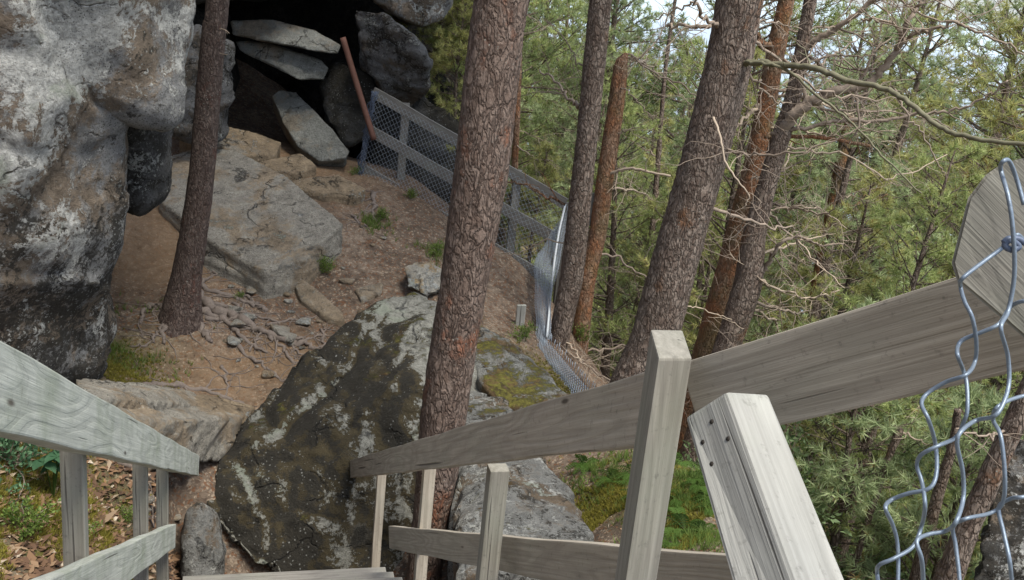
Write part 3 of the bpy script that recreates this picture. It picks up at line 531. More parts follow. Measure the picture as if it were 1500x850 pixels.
for k, wpx in enumerate(wires):
    P = np.array([aD(x, y, (.80 if k else .76)+.010*math.sin(i*1.9+k*2.1)+(.0 if i % 2 else .006)-.0006*(0)) for i, (x, y) in enumerate(wpx)])
    mb = MB(); mb.tube(smooth_path(P, 7), .0017, 8); mb.build('wire', M['wire'], net)
P = [aD(x, y, .765) for x, y in ((1470,356),(1478,350),(1488,356),(1492,362),(1482,366),(1472,360),(1478,352),(1490,350),(1502,356))]
mb = MB(); mb.tube(smooth_path(P, 6), .0026, 8); mb.build('tie_wire', M['bluewire'], net)
# ------------------------------------------------------------------ far fence with netting
fe = empty('netted_fence', a(540, 262, 11.4), 'sloping plank fence covered with wire netting beside the cave', 'fence')
def fboard(p, q, w, name='rail', mat=W[4]):
    A, B = a(*p), a(*q); board(name, A, B, DN, w, .03, mat, fe, .003, wob=.004)
fboard((549,128,11.4), (832,292,10.75), .125); fboard((540,182,11.36), (815,342,10.72), .125); fboard((528,238,11.33), (795,398,10.62), .125)
for p0, p1 in (((588,150,11.45), (572,300,11.45)), ((676,205,11.2), (660,352,11.2)), ((752,248,11.0), (738,395,11.0)), ((826,296,10.8), (800,412,10.8))):
    A, B = a(*p0), a(*p1); board('post', A, [A[0], A[1], A[2]-1.2], LAT, .09, .06, W[4], fe, .003)
def netting(name, c00, c10, c11, c01, mat, cell=.055, r=.0018, sag=0, parent=fe, fray=0):
    c00, c10, c11, c01 = map(np.array, (c00, c10, c11, c01)); L = np.linalg.norm(c10-c00); H = np.linalg.norm(c01-c00)
    nu = max(2, int(L/cell)); nv = max(2, int(H/cell)); nrm = np.cross(c10-c00, c01-c00); nrm /= np.linalg.norm(nrm)
    def pt(u_, v_): 
        p = (c00*(1-u_)+c10*u_)*(1-v_)+(c01*(1-u_)+c11*u_)*v_
        return p+nrm*sag*(math.sin(u_*7+v_*3)*.5+math.sin(v_*9+u_*15)*.25)
    mb = MB()
    for d in (1, -1):
        for k in range(-nv, nu+nv+1):
            P = []
            for j in range(nv+1):
                uu = (k+d*j)/nu
                if -1e-6 <= uu <= 1+1e-6: P.append(pt(uu, j/nv)+nrm*.002*(1 if (j % 2) else -1)*d)
            if len(P) > 1:
                if fray: P = [P[0]+(P[0]-P[1])*fray*random.random()]+P if abs(P[0][2]-c00[2]) < 9 else P
                mb.tube(P, r, 3, False)
    return mb.build(name, mat, parent)
netting('netting', a(546,132,11.3), a(831,300,10.66), a(786,408,10.56), a(522,262,11.25), M['mesh'], .062, .0014)
# bluish bundle of netting at the left end
mb = MB()
for k in range(16):
    P = [a(548-22*t+random.gauss(0, 3.2), 134+126*t, 11.28+random.gauss(0, .02)) for t in np.linspace(0, 1, 14)]; mb.tube(P, .0035, 4)
mb.build('wire_bundle', M['bluewire'], fe)
# drooping netting running downhill from the corner
dn = empty('drooping_netting', a(790, 500, 9.2), 'silvery sheet of wire netting drooping downhill from the fence corner', 'wire netting')
for k, (dx, dd) in enumerate(((0, 0), (4, .05))):
    netting('netting', a(828+dx,302,10.7-dd), a(799+dx,495,9.2-dd), a(780+dx,516,9.1-dd), a(786+dx*.5,372,10.5-dd), M['mesh'], .045, .002, .05, dn)
mb = MB(); mb.tube(smooth_path([a(828,300,10.7), a(818,345,10.3), a(810,400,9.9), a(801,494,9.15)], 8), [.012]*25, 6); mb.build('selvage', M['whitemetal'], dn)
for k in range(2):
    netting('netting', a(792+3*k,492,9.1), a(872,580,7.9), a(846,600,7.9), a(780+3*k,520,9.0), M['mesh'], .04, .0026, .02, dn)
mb = MB()
for t in np.linspace(0, 1, 26):
    x = 795+t*76; y = 492+t*88; Yq = 9.1-t*1.2; mb.tube([a(x, y+2, Yq), a(x+random.uniform(1, 5), y-random.uniform(9, 16), Yq)], .003, 3)
mb.build('cut_wire_end', M['mesh'], dn)
A = a(757, 446, 9.3); o = board('plank', A, A+np.array([.0, .05, -.55]), LAT, .09, .03, W[3], None); o.name = 'plank_stake'; tag(o, 'short pale plank standing beside the drooping netting', 'stake')
A = a(866, 282, 10.45); o = board('plank', A, a(858, 330, 10.45), LAT, .10, .03, W[3], fe); 
mb = MB(); mb.tube(smooth_path([a(502,55,11.3), a(517,105,11.3), a(534,160,11.25), a(548,205,11.2)], 6), [.033]*19, 12); o = mb.build('rusty_pole', M['rust']); tag(o, 'rust brown pole leaning above the left end of the fence', 'pole')
# ------------------------------------------------------------------ trees in front
def trunk_mesh(name, pts, rad, mat, parent, seg=40, ringd=.035, amp=.07, flare=None):
    P0 = np.array(pts); n = max(4, int(np.sum(np.linalg.norm(np.diff(P0, axis=0), axis=1))/ringd/(len(P0)-1)))
    P = smooth_path(P0, n); R = np.interp(np.linspace(0, 1, len(P)), np.linspace(0, 1, len(rad)), rad)
    V, F = tube_vf(P, R, seg, True); T, N, B = frames(P); ctr = np.repeat(P, seg, axis=0); rad_ = np.repeat(R, seg); nrm = (V-ctr)/np.maximum(rad_, 1e-6)[:, None]
    ang = np.tile(np.linspace(0, 2*math.pi, seg, endpoint=False), len(P))
    ln = np.repeat(np.r_[0, np.cumsum(np.linalg.norm(np.diff(P, axis=0), axis=1))], seg)
    Q = np.c_[np.cos(ang)*rad_, np.sin(ang)*rad_, ln]; s = len(name)+int(abs(pts[0][0])*100)
    f1, f2 = worley(Q*np.array([30, 30, 9])+.5*fbm(Q*np.array([9, 9, 3]), 2, s)[:, None], s)
    d = rad_*(amp*.6*fbm(Q*np.array([3.5, 3.5, 1.2]), 3, s))+np.minimum(rad_*amp*.4, .0045)*(np.minimum(f2-f1, .35)*3-.5)+.006*fbm(Q*np.array([40, 40, 14]), 3, s)
    if flare is not None:        # the root flare: a few ridges near the base (end of the path)
        tt = np.clip(1-(ln.max()-ln)/flare[0], 0, 1)**2.2; d += rad_*tt*(flare[1]+flare[2]*np.maximum(0, np.sin(ang*3+.8)+.6*np.sin(ang*5+2)))
    V = V+nrm*d[:, None]; me = bpy.data.meshes.new(name); me.from_pydata(V.tolist(), [], F); me.update(); return link(name, me, mat, parent)
def branchy(pts, r0, r1, mat, parent, name='branch', n=7, twigs=6, tw_len=.35, seed=0, wig=.02, depth=2, lean=-.2):
    rr = random.Random(seed*13+5); P = smooth_path(pts, n); P[1:-1] += np.array([[rr.gauss(0, wig) for _ in range(3)] for _ in range(len(P)-2)])
    mb = MB(); R = np.linspace(r0, r1, len(P)); mb.tube(P, R, 7)
    def tw(p, d, L, r, dep):
        m_ = max(3, int(L/.06)); Q = [np.array(p)]; dd = np.array(d)
        for i in range(m_):
            dd = dd+np.array([rr.gauss(0, .22), rr.gauss(0, .22), rr.gauss(0, .2)+.02]); dd /= np.linalg.norm(dd); Q.append(Q[-1]+dd*L/m_)
            if dep and rr.random() < .42:
                e = np.array([rr.gauss(0, 1), rr.gauss(0, 1), rr.gauss(0, .8)]); e = e*.8+dd; tw(Q[-1], e/np.linalg.norm(e), L*rr.uniform(.3, .6), r*.55, dep-1)
        mb.tube(np.array(Q), np.linspace(r, max(r*.35, .0012), len(Q)), 4, False)
    for k in range(twigs):
        i = int(rr.uniform(.15, .98)*(len(P)-1)); e = np.array([rr.gauss(0, 1), rr.gauss(0, 1), rr.gauss(lean, .9)]); e = e/np.linalg.norm(e)+.6*(P[min(i+1, len(P)-1)]-P[i-1])/.1*.1
        tw(P[i], e/np.linalg.norm(e), tw_len*rr.uniform(.5, 1.3), max(.003, R[i]*.45), depth)
    return mb.build(name, mat, parent)
def tree(name, label, cat, px, mat, up=None, seg=40, ringd=.035, amp=.07, base_ext=.3, flare=None, group=None):
    """px: list (px,py,width_px,Y) from top to bottom. up: metres to carry the trunk on above the frame."""
    P = [a(x, y, Y) for x, y, w, Y in px]; R = [w/2/FPX*proj(p)[2] for p, (x, y, w, Y) in zip(P, px)]
    if up:
        d = P[0]-P[1]; d /= np.linalg.norm(d); d = d*.6+np.array([0, 0, .5]); d /= np.linalg.norm(d); P = [P[0]+d*up]+P; R = [R[0]*max(.25, 1-up*.12)]+R
    b = P[-1]; z = g1(b[0], b[1]); d = P[-1]-P[-2]; d /= np.linalg.norm(d)
    if b[2]-z > .05: P.append(b+d*((b[2]-z)/max(.3, -d[2])+base_ext)); R.append(R[-1]*1.12)
    else: P.append(b+d*base_ext); R.append(R[-1]*1.1)
    t = empty(name, (P[-1][0], P[-1][1], g1(P[-1][0], P[-1][1])), label, cat, group)
    tr = trunk_mesh('trunk', P, R, mat, t, seg, ringd, amp, flare); t['_top'] = list(map(float, P[0])); return t, P, R
T1, P1, _ = tree('pine_tree', 'slender dark brown trunk with exposed roots beside the cliff', 'tree', [(321,-40,33,8.2),(313,50,35,8.2),(304,150,36,8.2),(296,250,37,8.2),(284,340,39,8.2),(274,400,43,8.2),(268,440,52,8.2),(264,466,58,8.2)], M['bark1'], up=3, amp=.03, flare=(.45, .12, .35), base_ext=.15)
T2, P2, _ = tree('pine_tree', 'large red brown pine trunk rising in front of the boulder', 'tree', [(745,-60,77,6),(734,0,78,6),(719,125,80,6),(705,250,79,6),(691,340,74,6),(678,425,69,6),(664,510,68,6),(651,600,68,6),(642,680,62,6),(632,750,54,6),(620,850,50,6)], M['bark2'], up=4, seg=56, ringd=.022, amp=.06)
T3, P3, _ = tree('pine_tree', 'straight grey brown trunk at the corner of the netted fence', 'tree', [(885,-40,33,9.5),(880,0,33,9.5),(868,120,32,9.5),(860,200,31,9.5),(850,290,33,9.5),(838,400,34,9.5),(828,450,32,9.5),(816,512,30,9.5)], M['bark3'], up=3, seg=32)
T4, P4, _ = tree('broken_pine', 'orange barked pine snapped off at the top, behind the fence corner trunk', 'dead tree', [(918,78,5,10.4),(914,86,14,10.4),(909,100,21,10.4),(903,150,24,10.4),(888,250,25,10.4),(876,340,26,10.4),(862,400,26,10.4),(852,480,24,10.4),(846,560,24,10.4)], M['bark4'], seg=28)
T5, P5, _ = tree('pine_tree', 'thick grey brown pine trunk leaning right in the middle of the woods', 'tree', [(1096,-60,66,7.6),(1083,0,66,7.6),(1065,100,67,7.6),(1040,200,68,7.6),(1012,300,67,7.6),(984,400,68,7.6),(957,500,70,7.6),(934,560,76,7.6),(915,620,84,7.6)], M['bark3'], up=4, seg=52, ringd=.026, amp=.09)
T6, P6, _ = tree('pine_tree', 'orange trunk just right of the thick leaning pine', 'tree', [(1162,-60,18,10),(1152,0,22,10),(1141,52,26,10),(1132,100,27,10),(1114,200,30,10),(1090,300,31,10),(1064,400,33,10),(1036,500,32,10),(1020,560,34,10)], M['bark5'], up=2, seg=28)
T7, P7, _ = tree('pine_tree', 'crooked dark pine with spreading bare limbs', 'tree', [(1196,-50,17,9.4),(1187,0,19,9.4),(1174,75,20,9.4),(1160,150,24,9.4),(1144,200,28,9.4),(1127,260,28,9.4),(1113,310,30,9.4),(1104,350,34,9.4),(1094,420,42,9.4),(1068,500,38,9.4),(1050,560,42,9.4)], M['bark3'], up=2.5, seg=32)
T8, P8, _ = tree('broken_pine', 'thin orange snag among bare branches right of the crooked pine', 'dead tree', [(1246,170,8,13),(1240,200,18,13),(1226,270,18,13),(1212,340,16,13),(1200,400,17,13),(1188,460,18,13)], M['bark5'], seg=20)
T9, P9, _ = tree('pine_tree', 'dark leaning trunk seen through the wire netting', 'tree', [(1560,430,26,5.2),(1530,520,28,5.2),(1490,610,30,5.2),(1450,700,32,5.2),(1415,780,34,5.2),(1385,860,38,5.2)], M['bark3'], up=2.5, seg=28)
T10, P10, _ = tree('broken_pine', 'short dark brown stump leaning behind the netting', 'dead tree', [(1403,600,10,7.4),(1396,650,13,7.4),(1378,710,16,7.4),(1362,770,18,7.4)], M['bark3'], seg=18)
T11, P11, _ = tree('broken_pine', 'thin snapped dead stem standing below the near rail', 'dead tree', [(1322,628,5,8),(1316,636,13,8),(1302,670,10,8),(1288,710,10,8),(1270,768,9,8)], M['bark3'], seg=14)
T12, P12, _ = tree('pine_tree', 'thin reddish trunk seen behind the middle of the fence', 'tree', [(762,-20,8,12.4),(760,100,9,12.4),(755,220,10,12.4),(748,360,12,12.4)], M['bark4'], up=2, seg=14)
T13, P13, _ = tree('pine_tree', 'thin pale stem between the thick pine and the orange snag', 'tree', [(995,-40,5,15),(975,100,6,15),(962,260,8,15),(948,420,9,15)], M['bark3'], up=2, seg=10)
rj = random.Random(3)
def B(t, pts, r0, r1, mat='deadwood', twigs=6, tl=.35, seed=0, dep=2, wig=.012): return branchy([a(*p) for p in pts], r0, r1, M[mat], t, 'branch', 7, twigs, tl, seed, wig, dep)
B(T5, [(1080,95,7.55),(1105,92,7.4),(1150,95,7.2),(1200,102,6.9),(1240,118,6.7),(1290,128,6.5),(1330,150,6.3),(1370,182,6.1),(1420,201,5.9),(1500,212,5.7),(1590,214,5.5)], .024, .012, 'greenwood', 2, .25, 1, 1, .004)
B(T5, [(1085,92,7.5),(1110,92,7.3),(1150,102,7.2),(1200,142,7.1),(1250,182,7.0),(1300,236,6.9),(1350,283,6.8)], .014, .005, 'greenwood', 4, .3, 2, 1, .004)
B(T5, [(1045,172,7.3),(1055,200,7.2),(1062,235,7.15),(1078,262,7.1),(1096,285,7.1),(1092,300,7.1),(1086,306,7.1)], .010, .003, 'palewood', 2, .25, 3, 1, .003)
B(T5, [(1050,40,7.5),(1030,22,7.3),(1018,0,7.2),(1010,-25,7.1)], .015, .006, 'deadwood', 3, .3, 4)
B(T5, [(1040,38,8.1),(1010,40,8.3),(978,38,8.5)], .018, .012, 'palewood', 2, .3, 5, 1)
B(T5, [(1020,4,8.3),(990,15,8.5),(960,28,8.7)], .010, .006, 'palewood', 2, .3, 6, 1)
B(T4, [(884,262,10.4),(900,252,10.3),(925,247,10.2),(950,252,10.1),(982,258,10)], .018, .012, 'palewood', 2, .4, 7, 1, .004)
B(T4, [(905,125,10.4),(925,140,10.2),(945,160,10.1),(975,175,10)], .008, .003, 'deadwood', 4, .4, 8)
B(T4, [(890,205,10.4),(915,190,10.3),(945,182,10.2)], .010, .004, 'deadwood', 4, .4, 9)
B(T3, [(868,110,9.5),(845,90,9.6),(830,60,9.7),(800,30,9.8)], .010, .004, 'deadwood', 6, .5, 10)
B(T3, [(850,155,9.6),(838,148,9.8),(815,118,10),(790,102,10.2)], .018, .008, 'deadwood', 4, .4, 11, 1)
B(T3, [(828,300,9.6),(800,286,9.7),(770,272,9.9),(732,262,10.2)], .014, .008, 'bark5', 5, .3, 12, 1)
B(T3, [(842,360,9.5),(800,352,9.7),(760,372,9.9),(720,370,10.1)], .008, .004, 'palewood', 5, .3, 13)
# the crooked pine's limbs
B(T7, [(1140,205,9.4),(1160,172,9.3),(1185,152,9.25),(1215,136,9.2),(1250,130,9.15),(1275,122,9.1),(1300,92,9.05),(1318,62,9),(1330,35,8.9)], .062, .022, 'deadwood', 5, .5, 14, 2, .008)
B(T7, [(1312,72,9),(1335,52,8.9),(1365,44,8.8),(1400,34,8.7),(1430,48,8.6),(1470,62,8.5),(1500,80,8.4)], .020, .007, 'deadwood', 10, .55, 15, 2)
B(T7, [(1325,60,9),(1310,38,9),(1285,30,9.1),(1262,28,9.2)], .018, .010, 'palewood', 5, .5, 16, 2)
B(T7, [(1330,35,8.9),(1345,10,8.9),(1370,-10,8.9),(1400,-20,8.9)], .020, .008, 'deadwood', 10, .6, 17, 2)
B(T7, [(1166,80,9.4),(1195,60,9.3),(1230,38,9.2),(1270,8,9.1),(1300,-20,9)], .032, .018, 'deadwood', 5, .4, 18, 2, .006)
B(T7, [(1120,200,9.4),(1165,200,9.4),(1210,203,9.3),(1275,214,9.2)], .022, .015, 'bark4', 2, .3, 19, 1, .003)
B(T7, [(1130,196,9.4),(1180,188,9.3),(1230,176,9.2),(1300,176,9.1),(1350,166,9),(1400,160,8.9),(1440,145,8.8),(1476,118,8.7)], .022, .008, 'deadwood', 10, .45, 20, 2)
B(T7, [(1100,262,9.4),(1130,255,9.4),(1165,240,9.4),(1195,232,9.3)], .012, .005, 'deadwood', 5, .4, 21, 2)
B(T7, [(1165,75,9.4),(1200,80,9.3),(1240,98,9.2),(1280,120,9.1)], .008, .004, 'deadwood', 6, .4, 22, 2)
B(T7, [(1310,130,8.9),(1325,165,8.8),(1350,195,8.8),(1372,235,8.8),(1385,262,8.8)], .010, .005, 'deadwood', 6, .35, 23, 2)
B(T7, [(1118,400,9.4),(1130,375,9.3),(1150,352,9.2),(1175,350,9.2),(1200,360,9.1),(1235,358,9.1)], .022, .008, 'deadwood', 8, .5, 24, 2)
B(T7, [(1112,410,9.3),(1150,428,9.2),(1195,436,9.1),(1230,425,9.1)], .014, .006, 'palewood', 6, .4, 25, 2)
B(T7, [(1105,310,9.4),(1140,305,9.4),(1180,302,9.3),(1215,315,9.3),(1240,335,9.2)], .012, .005, 'palewood', 8, .4, 26, 2)
B(T7, [(1002,448,9.2),(1030,452,9.2),(1060,465,9.2),(1090,482,9.2)], .007, .003, 'palewood', 2, .3, 27, 1)
B(T6, [(1128,70,10),(1112,60,10),(1105,40,10)], .04, .02, 'bark4', 2, .3, 28, 1)
B(T6, [(1120,150,10),(1100,165,9.9),(1082,182,9.8),(1068,196,9.8)], .022, .010, 'palewood', 3, .3, 29, 1)
B(T6, [(1112,160,10),(1060,150,10),(1030,160,10)], .010, .004, 'deadwood', 6, .4, 30)
B(T6, [(1150,45,10),(1200,50,10),(1240,70,9.8)], .010, .004, 'deadwood', 10, .5, 31)
B(T8, [(1222,305,13),(1260,300,12.8),(1300,285,12.6)], .020, .008, 'bark4', 5, .5, 32)
B(T8, [(1210,350,13),(1180,320,13),(1150,300,13),(1120,290,13)], .014, .005, 'palewood', 8, .6, 33)
B(T8, [(1208,360,13),(1250,340,12.8),(1285,312,12.6),(1310,300,12.4)], .014, .005, 'deadwood', 9, .6, 34)
B(T8, [(1195,410,13),(1170,380,13),(1135,372,13)], .016, .006, 'palewood', 8, .6, 35)
B(T8, [(1190,430,13),(1240,415,12.8),(1300,405,12.6)], .012, .005, 'deadwood', 8, .6, 36)
B(T8, [(1230,250,13),(1200,232,13),(1175,250,13)], .010, .004, 'deadwood', 8, .5, 37)
B(T9, [(1480,630,5.2),(1440,638,5.1),(1400,628,5)], .009, .004, 'deadwood', 4, .25, 38)
B(T11, [(1318,632,8),(1345,645,7.9),(1375,655,7.8)], .012, .005, 'palewood', 3, .3, 39, 1)
B(T12, [(755,210,12.4),(780,230,12.2),(810,236,12)], .010, .004, 'deadwood', 6, .5, 40)
B(T12, [(750,300,12.4),(775,310,12.2),(800,305,12)], .010, .004, 'deadwood', 8, .5, 41)
B(T13, [(962,230,15),(930,210,15),(905,190,15)], .012, .004, 'deadwood', 10, .8, 42)
B(T13, [(955,330,15),(985,300,15),(1020,290,15)], .012, .004, 'deadwood', 10, .8, 43)
rt = random.Random(77)
for k in range(50):       # more tangled dead limbs
    t_, PP = rt.choice([(T5, P5), (T6, P6), (T7, P7), (T7, P7), (T7, P7), (T6, P6), (T8, P8), (T4, P4), (T3, P3)]); i_ = rt.randint(0, len(PP)-3); f_ = rt.random(); p0 = PP[i_]*(1-f_)+PP[i_+1]*f_
    if p0[2] > 8: continue
    az = rt.uniform(-1.0, 1.9); L_ = rt.uniform(.6, 1.8); d_ = np.array([math.cos(az), math.sin(az), rt.uniform(-.25, .3)]); Q_ = [p0]
    for q_ in range(5): d_ = d_+np.array([rt.gauss(0, .18), rt.gauss(0, .18), rt.gauss(0, .2)]); d_ /= np.linalg.norm(d_); Q_.append(Q_[-1]+d_*L_/5)
    branchy(Q_, rt.uniform(.009, .020), .004, M[rt.choice(['deadwood', 'palewood', 'deadwood'])], t_, 'branch', 5, 9, .45, 100+k, .012, 2)
B(T1, [(322,42,8.1),(330,44,8),(336,49,7.95)], .005, .002, 'palewood', 1, .08, 44, 1, .001)
B(T1, [(322,78,8.1),(328,80,8.0),(333,80,7.95)], .004, .002, 'palewood', 0, .08, 45, 1, .001)
# roots of the slender tree
def on_ground(px, py, up=.0):
    p = ground_at(px, py); p[2] += up; return p
roots = [([(268,455),(280,470),(292,482),(300,495),(310,505)], .045, .012), ([(258,462),(240,455),(222,450),(210,462),(205,478)], .03, .01), ([(285,430),(310,452),(335,462),(362,478),(390,492),(420,502),(450,512),(470,515)], .035, .014),
    ([(290,420),(320,430),(345,440),(372,452),(392,456)], .02, .008), ([(300,470),(330,472),(352,470),(382,490)], .016, .006), ([(392,456),(370,448),(358,432),(345,428)], .014, .006), ([(395,495),(412,512),(440,535),(470,560),(485,566)], .014, .005),
    ([(390,480),(420,470),(450,468),(475,460)], .010, .004), ([(345,510),(375,535),(400,548),(420,562)], .014, .005), ([(420,502),(440,520),(455,538)], .010, .004), ([(255,468),(232,490),(222,505),(190,508)], .016, .005),
    ([(470,512),(474,495),(468,480)], .012, .006), ([(200,575),(240,566),(285,572),(330,588),(370,602)], .022, .012), ([(310,400),(330,410),(345,405),(360,418)], .012, .005), ([(280,440),(300,415),(318,400),(330,385)], .016, .005),
    ([(340,448),(365,470),(375,495)], .010, .004), ([(365,520),(380,500),(410,498)], .008, .004), ([(200,700),(215,715),(222,735),(214,760)], .014, .006), ([(170,688),(200,690),(225,712),(240,728)], .018, .008), ([(470,545),(455,530),(430,528)], .01, .004), ([(325,540),(332,560),(328,585)], .012, .005),
    ([(262,460),(250,478),(238,492),(240,510)], .03, .008), ([(280,455),(305,462),(335,478),(360,500),(392,520)], .03, .008), ([(300,445),(330,455),(368,462),(410,478)], .018, .006), ([(430,505),(455,500),(480,490)], .012, .005), ([(515,318),(530,330),(542,340)], .012, .005), ([(546,285),(548,305),(546,325)], .02, .012)]
for k, (pp, r0, r1) in enumerate(roots):
    P = np.array([on_ground(*p) for p in pp]); P = smooth_path(P, 7); P[1:-1] += rng.normal(0, .012, (len(P)-2, 3)); zz = gz(P[:, 0], P[:, 1]); 
    P[:, 2] = np.where(np.arange(len(P)) > 2, zz+r0*.3+.010*np.sin(np.arange(len(P))*.9+k), np.maximum(P[:, 2], zz+r0*.4))
    mb = MB(); mb.tube(P, 1.4*np.linspace(r0, r1, len(P))*(1+.22*np.sin(np.arange(len(P))*1.3)+rng.normal(0, .1, len(P))), 8)
    rr = random.Random(k)
    for q in range(7):
        i = rr.randint(2, len(P)-3); Q = [P[i]]; d = np.array([rr.gauss(0, 1), rr.gauss(0, 1), 0]); d /= np.linalg.norm(d)
        for s in range(6):
            d = d+np.array([rr.gauss(0, .45), rr.gauss(0, .35), 0]); d /= np.linalg.norm(d); n_ = Q[-1]+d*.05; n_[2] = g1(n_[0], n_[1])+.004; Q.append(n_)
        mb.tube(np.array(Q), np.linspace(r1*.9, .003, 7), 5)
    if k in (17, 18): o = mb.build('exposed_root', M['root']); tag(o, 'thin grey root snaking over the leaf litter behind the left railing' if k == 17 else 'thicker grey root above the litter between the left railing posts', 'root')
    elif k == 12: o = mb.build('exposed_root', M['root']); tag(o, 'long grey root lying along the top of the rock ledge', 'root')
    else: mb.build('root', M['root'], T1)
# ------------------------------------------------------------------ foliage
def blades(centres, dirs, n, L, w, spread, seed=0, along=.08):
    """n narrow triangles around every centre, fanned about dirs. returns V, F, tint"""
    r = np.random.default_rng(seed); Cn = np.repeat(centres, n, 0); D = np.repeat(dirs, n, 0); k = len(Cn)
    rd = r.normal(0, 1, (k, 3)); rd -= D*np.sum(rd*D, 1)[:, None]; rd /= np.linalg.norm(rd, axis=1)[:, None]
    dd = D*r.uniform(.35, 1, (k, 1))+rd*spread*r.uniform(.5, 1.1, (k, 1)); dd /= np.linalg.norm(dd, axis=1)[:, None]
    b = Cn+D*(r.uniform(0, along, (k, 1))); ln = L*r.uniform(.7, 1.2, (k, 1)); sd = np.cross(dd, r.normal(0, 1, (k, 3))); sd /= np.linalg.norm(sd, axis=1)[:, None]
    V = np.stack([b-sd*w/2, b+sd*w/2, b+dd*ln], 1).reshape(-1, 3); F = np.arange(k*3).reshape(-1, 3)
    tint = np.repeat(np.clip(np.repeat(r.uniform(.1, .9, len(centres)), n)+r.normal(0, .12, k), 0, 1), 3); return V, F, tint
def foliage_mesh(name, V, F, tint, mat):
    me = mesh_np(name, V, F); at = me.attributes.new('tint', 'FLOAT', 'POINT'); at.data.foreach_set('value', tint.astype(np.float32)); me.materials.append(mat); return me
def pine(seed, H, c0, spread, dens=1., dead=8):
    r = random.Random(seed); w = MB(); dw = MB(); cen = []; dr = []
    lean = (r.uniform(-.05, .05), r.uniform(-.05, .05)); TP = np.array([(H*lean[0]*t+.06*math.sin(t*5+seed), H*lean[1]*t+.06*math.cos(t*4+seed), H*t) for t in np.linspace(0, 1, 14)])
    w.tube(TP, np.linspace(.018*H, .01, 14), 8)
    def at_(z): t = z/H*13; i = min(12, int(t)); return TP[i]+(TP[i+1]-TP[i])*(t-i)
    z = H*c0
    while z < H*.99:
        f = (z-H*c0)/(H*(1-c0)); Lb = spread*(1-f)**.75*(.75+.25*math.sin(min(1, f*4)*1.57))+.18
        for b in range(r.choice([4, 5, 5, 6])):
            if r.random() < .12: continue
            az = r.uniform(0, 6.283); L = Lb*r.uniform(.35, 1.25); el = r.uniform(-.15, .55)+f*.5; p = at_(z+r.uniform(-.1, .1) if z < H-.2 else z); d = np.array([math.cos(az)*math.cos(el), math.sin(az)*math.cos(el), math.sin(el)])
            Q = [p]; m_ = max(4, int(L/.16))
            for i in range(m_):
                d = d+np.array([r.gauss(0, .09), r.gauss(0, .09), r.gauss(.03, .06)]); d /= np.linalg.norm(d); Q.append(Q[-1]+d*L/m_)
                if i >= m_*.25:
                    for sgn in (-1, 1):
                        if r.random() < .85:
                            sdv = np.cross(d, [0, 0, 1.]); sdv /= max(np.linalg.norm(sdv), .1); e = d*.7+sdv*sgn*r.uniform(.5, 1)+np.array([0, 0, r.uniform(-.1, .35)]); e /= np.linalg.norm(e); l2 = (L*(1-i/m_)*.45+.12)*r.uniform(.6, 1.2)
                            q = Q[-1].copy(); k2 = max(2, int(l2/.1))
                            for j in range(k2):
                                e = e+np.array([r.gauss(0, .12), r.gauss(0, .12), r.gauss(.04, .1)]); e /= np.linalg.norm(e); q2 = q+e*l2/k2
                                if r.random() < dens*(.45 if j < k2-1 else 1.): cen.append(q2); dr.append(e)
                                if r.random() < .35*dens:
                                    e3 = e+np.array([r.gauss(0, .6), r.gauss(0, .6), r.gauss(.1, .4)]); e3 /= np.linalg.norm(e3); cen.append(q2+e3*.05); dr.append(e3)
                                w.tube([q, q2], [.006, .004], 3, False); q = q2
            cen.append(Q[-1]); dr.append(d); w.tube(np.array(Q), np.linspace(.008+.008*L, .004, len(Q)), 4, False)
        z += r.uniform(.24, .42)*(H/8)**.5
    for k in range(dead):      # bare dead branches under the live crown
        z0 = H*r.uniform(.08, c0+.25); az = r.uniform(0, 6.283); d = np.array([math.cos(az), math.sin(az), r.uniform(-.15, .35)]); L = r.uniform(.6, 1.)*spread*.9; Q = [at_(z0)]
        m_ = 9
        for i in range(m_):
            d = d+np.array([r.gauss(0, .2), r.gauss(0, .2), r.gauss(0, .18)]); d /= np.linalg.norm(d); Q.append(Q[-1]+d*L/m_)
            if i > 1:
                e = d+np.array([r.gauss(0, .9), r.gauss(0, .9), r.gauss(0, .7)]); e /= np.linalg.norm(e); s2 = [Q[-1]]
                for j in range(4): e = e+np.array([r.gauss(0, .3) for _ in range(3)]); e /= np.linalg.norm(e); s2.append(s2[-1]+e*L*.09)
                dw.tube(np.array(s2), np.linspace(.006, .002, 5), 3, False)
        dw.tube(np.array(Q), np.linspace(.014, .004, m_+1), 4, False)
    V, F, t = blades(np.array(cen), np.array(dr), 19, .12, .012, 1.15, seed, .05)
    return w.mesh('branches'), dw.mesh('dead_branches'), foliage_mesh('needles', V, F, t, FOL[0])
VAR = [pine(101, 9, .30, 2.0, .9, 16), pine(102, 11, .38, 2.3, .85, 22), pine(103, 7, .12, 1.7, 1., 8), pine(104, 12, .48, 2.1, .8, 26), pine(105, 3.2, .05, .9, 1., 0), pine(106, 8, .22, 2.2, .75, 20)]
VH = [9, 11, 7, 12, 3.2, 8]
SIZE = ['medium', 'tall', 'bushy', 'long stemmed', 'small', 'loose']
TINT = ['mid green', 'dark green', 'yellow green', 'pale green']
for w_, d_, n_ in VAR:
    w_.materials.append(M['bark3']); d_.materials.append(M['deadwood'])
    for me_ in (w_, d_): me_.polygons.foreach_set('use_smooth', [True]*len(me_.polygons))
seen = {}
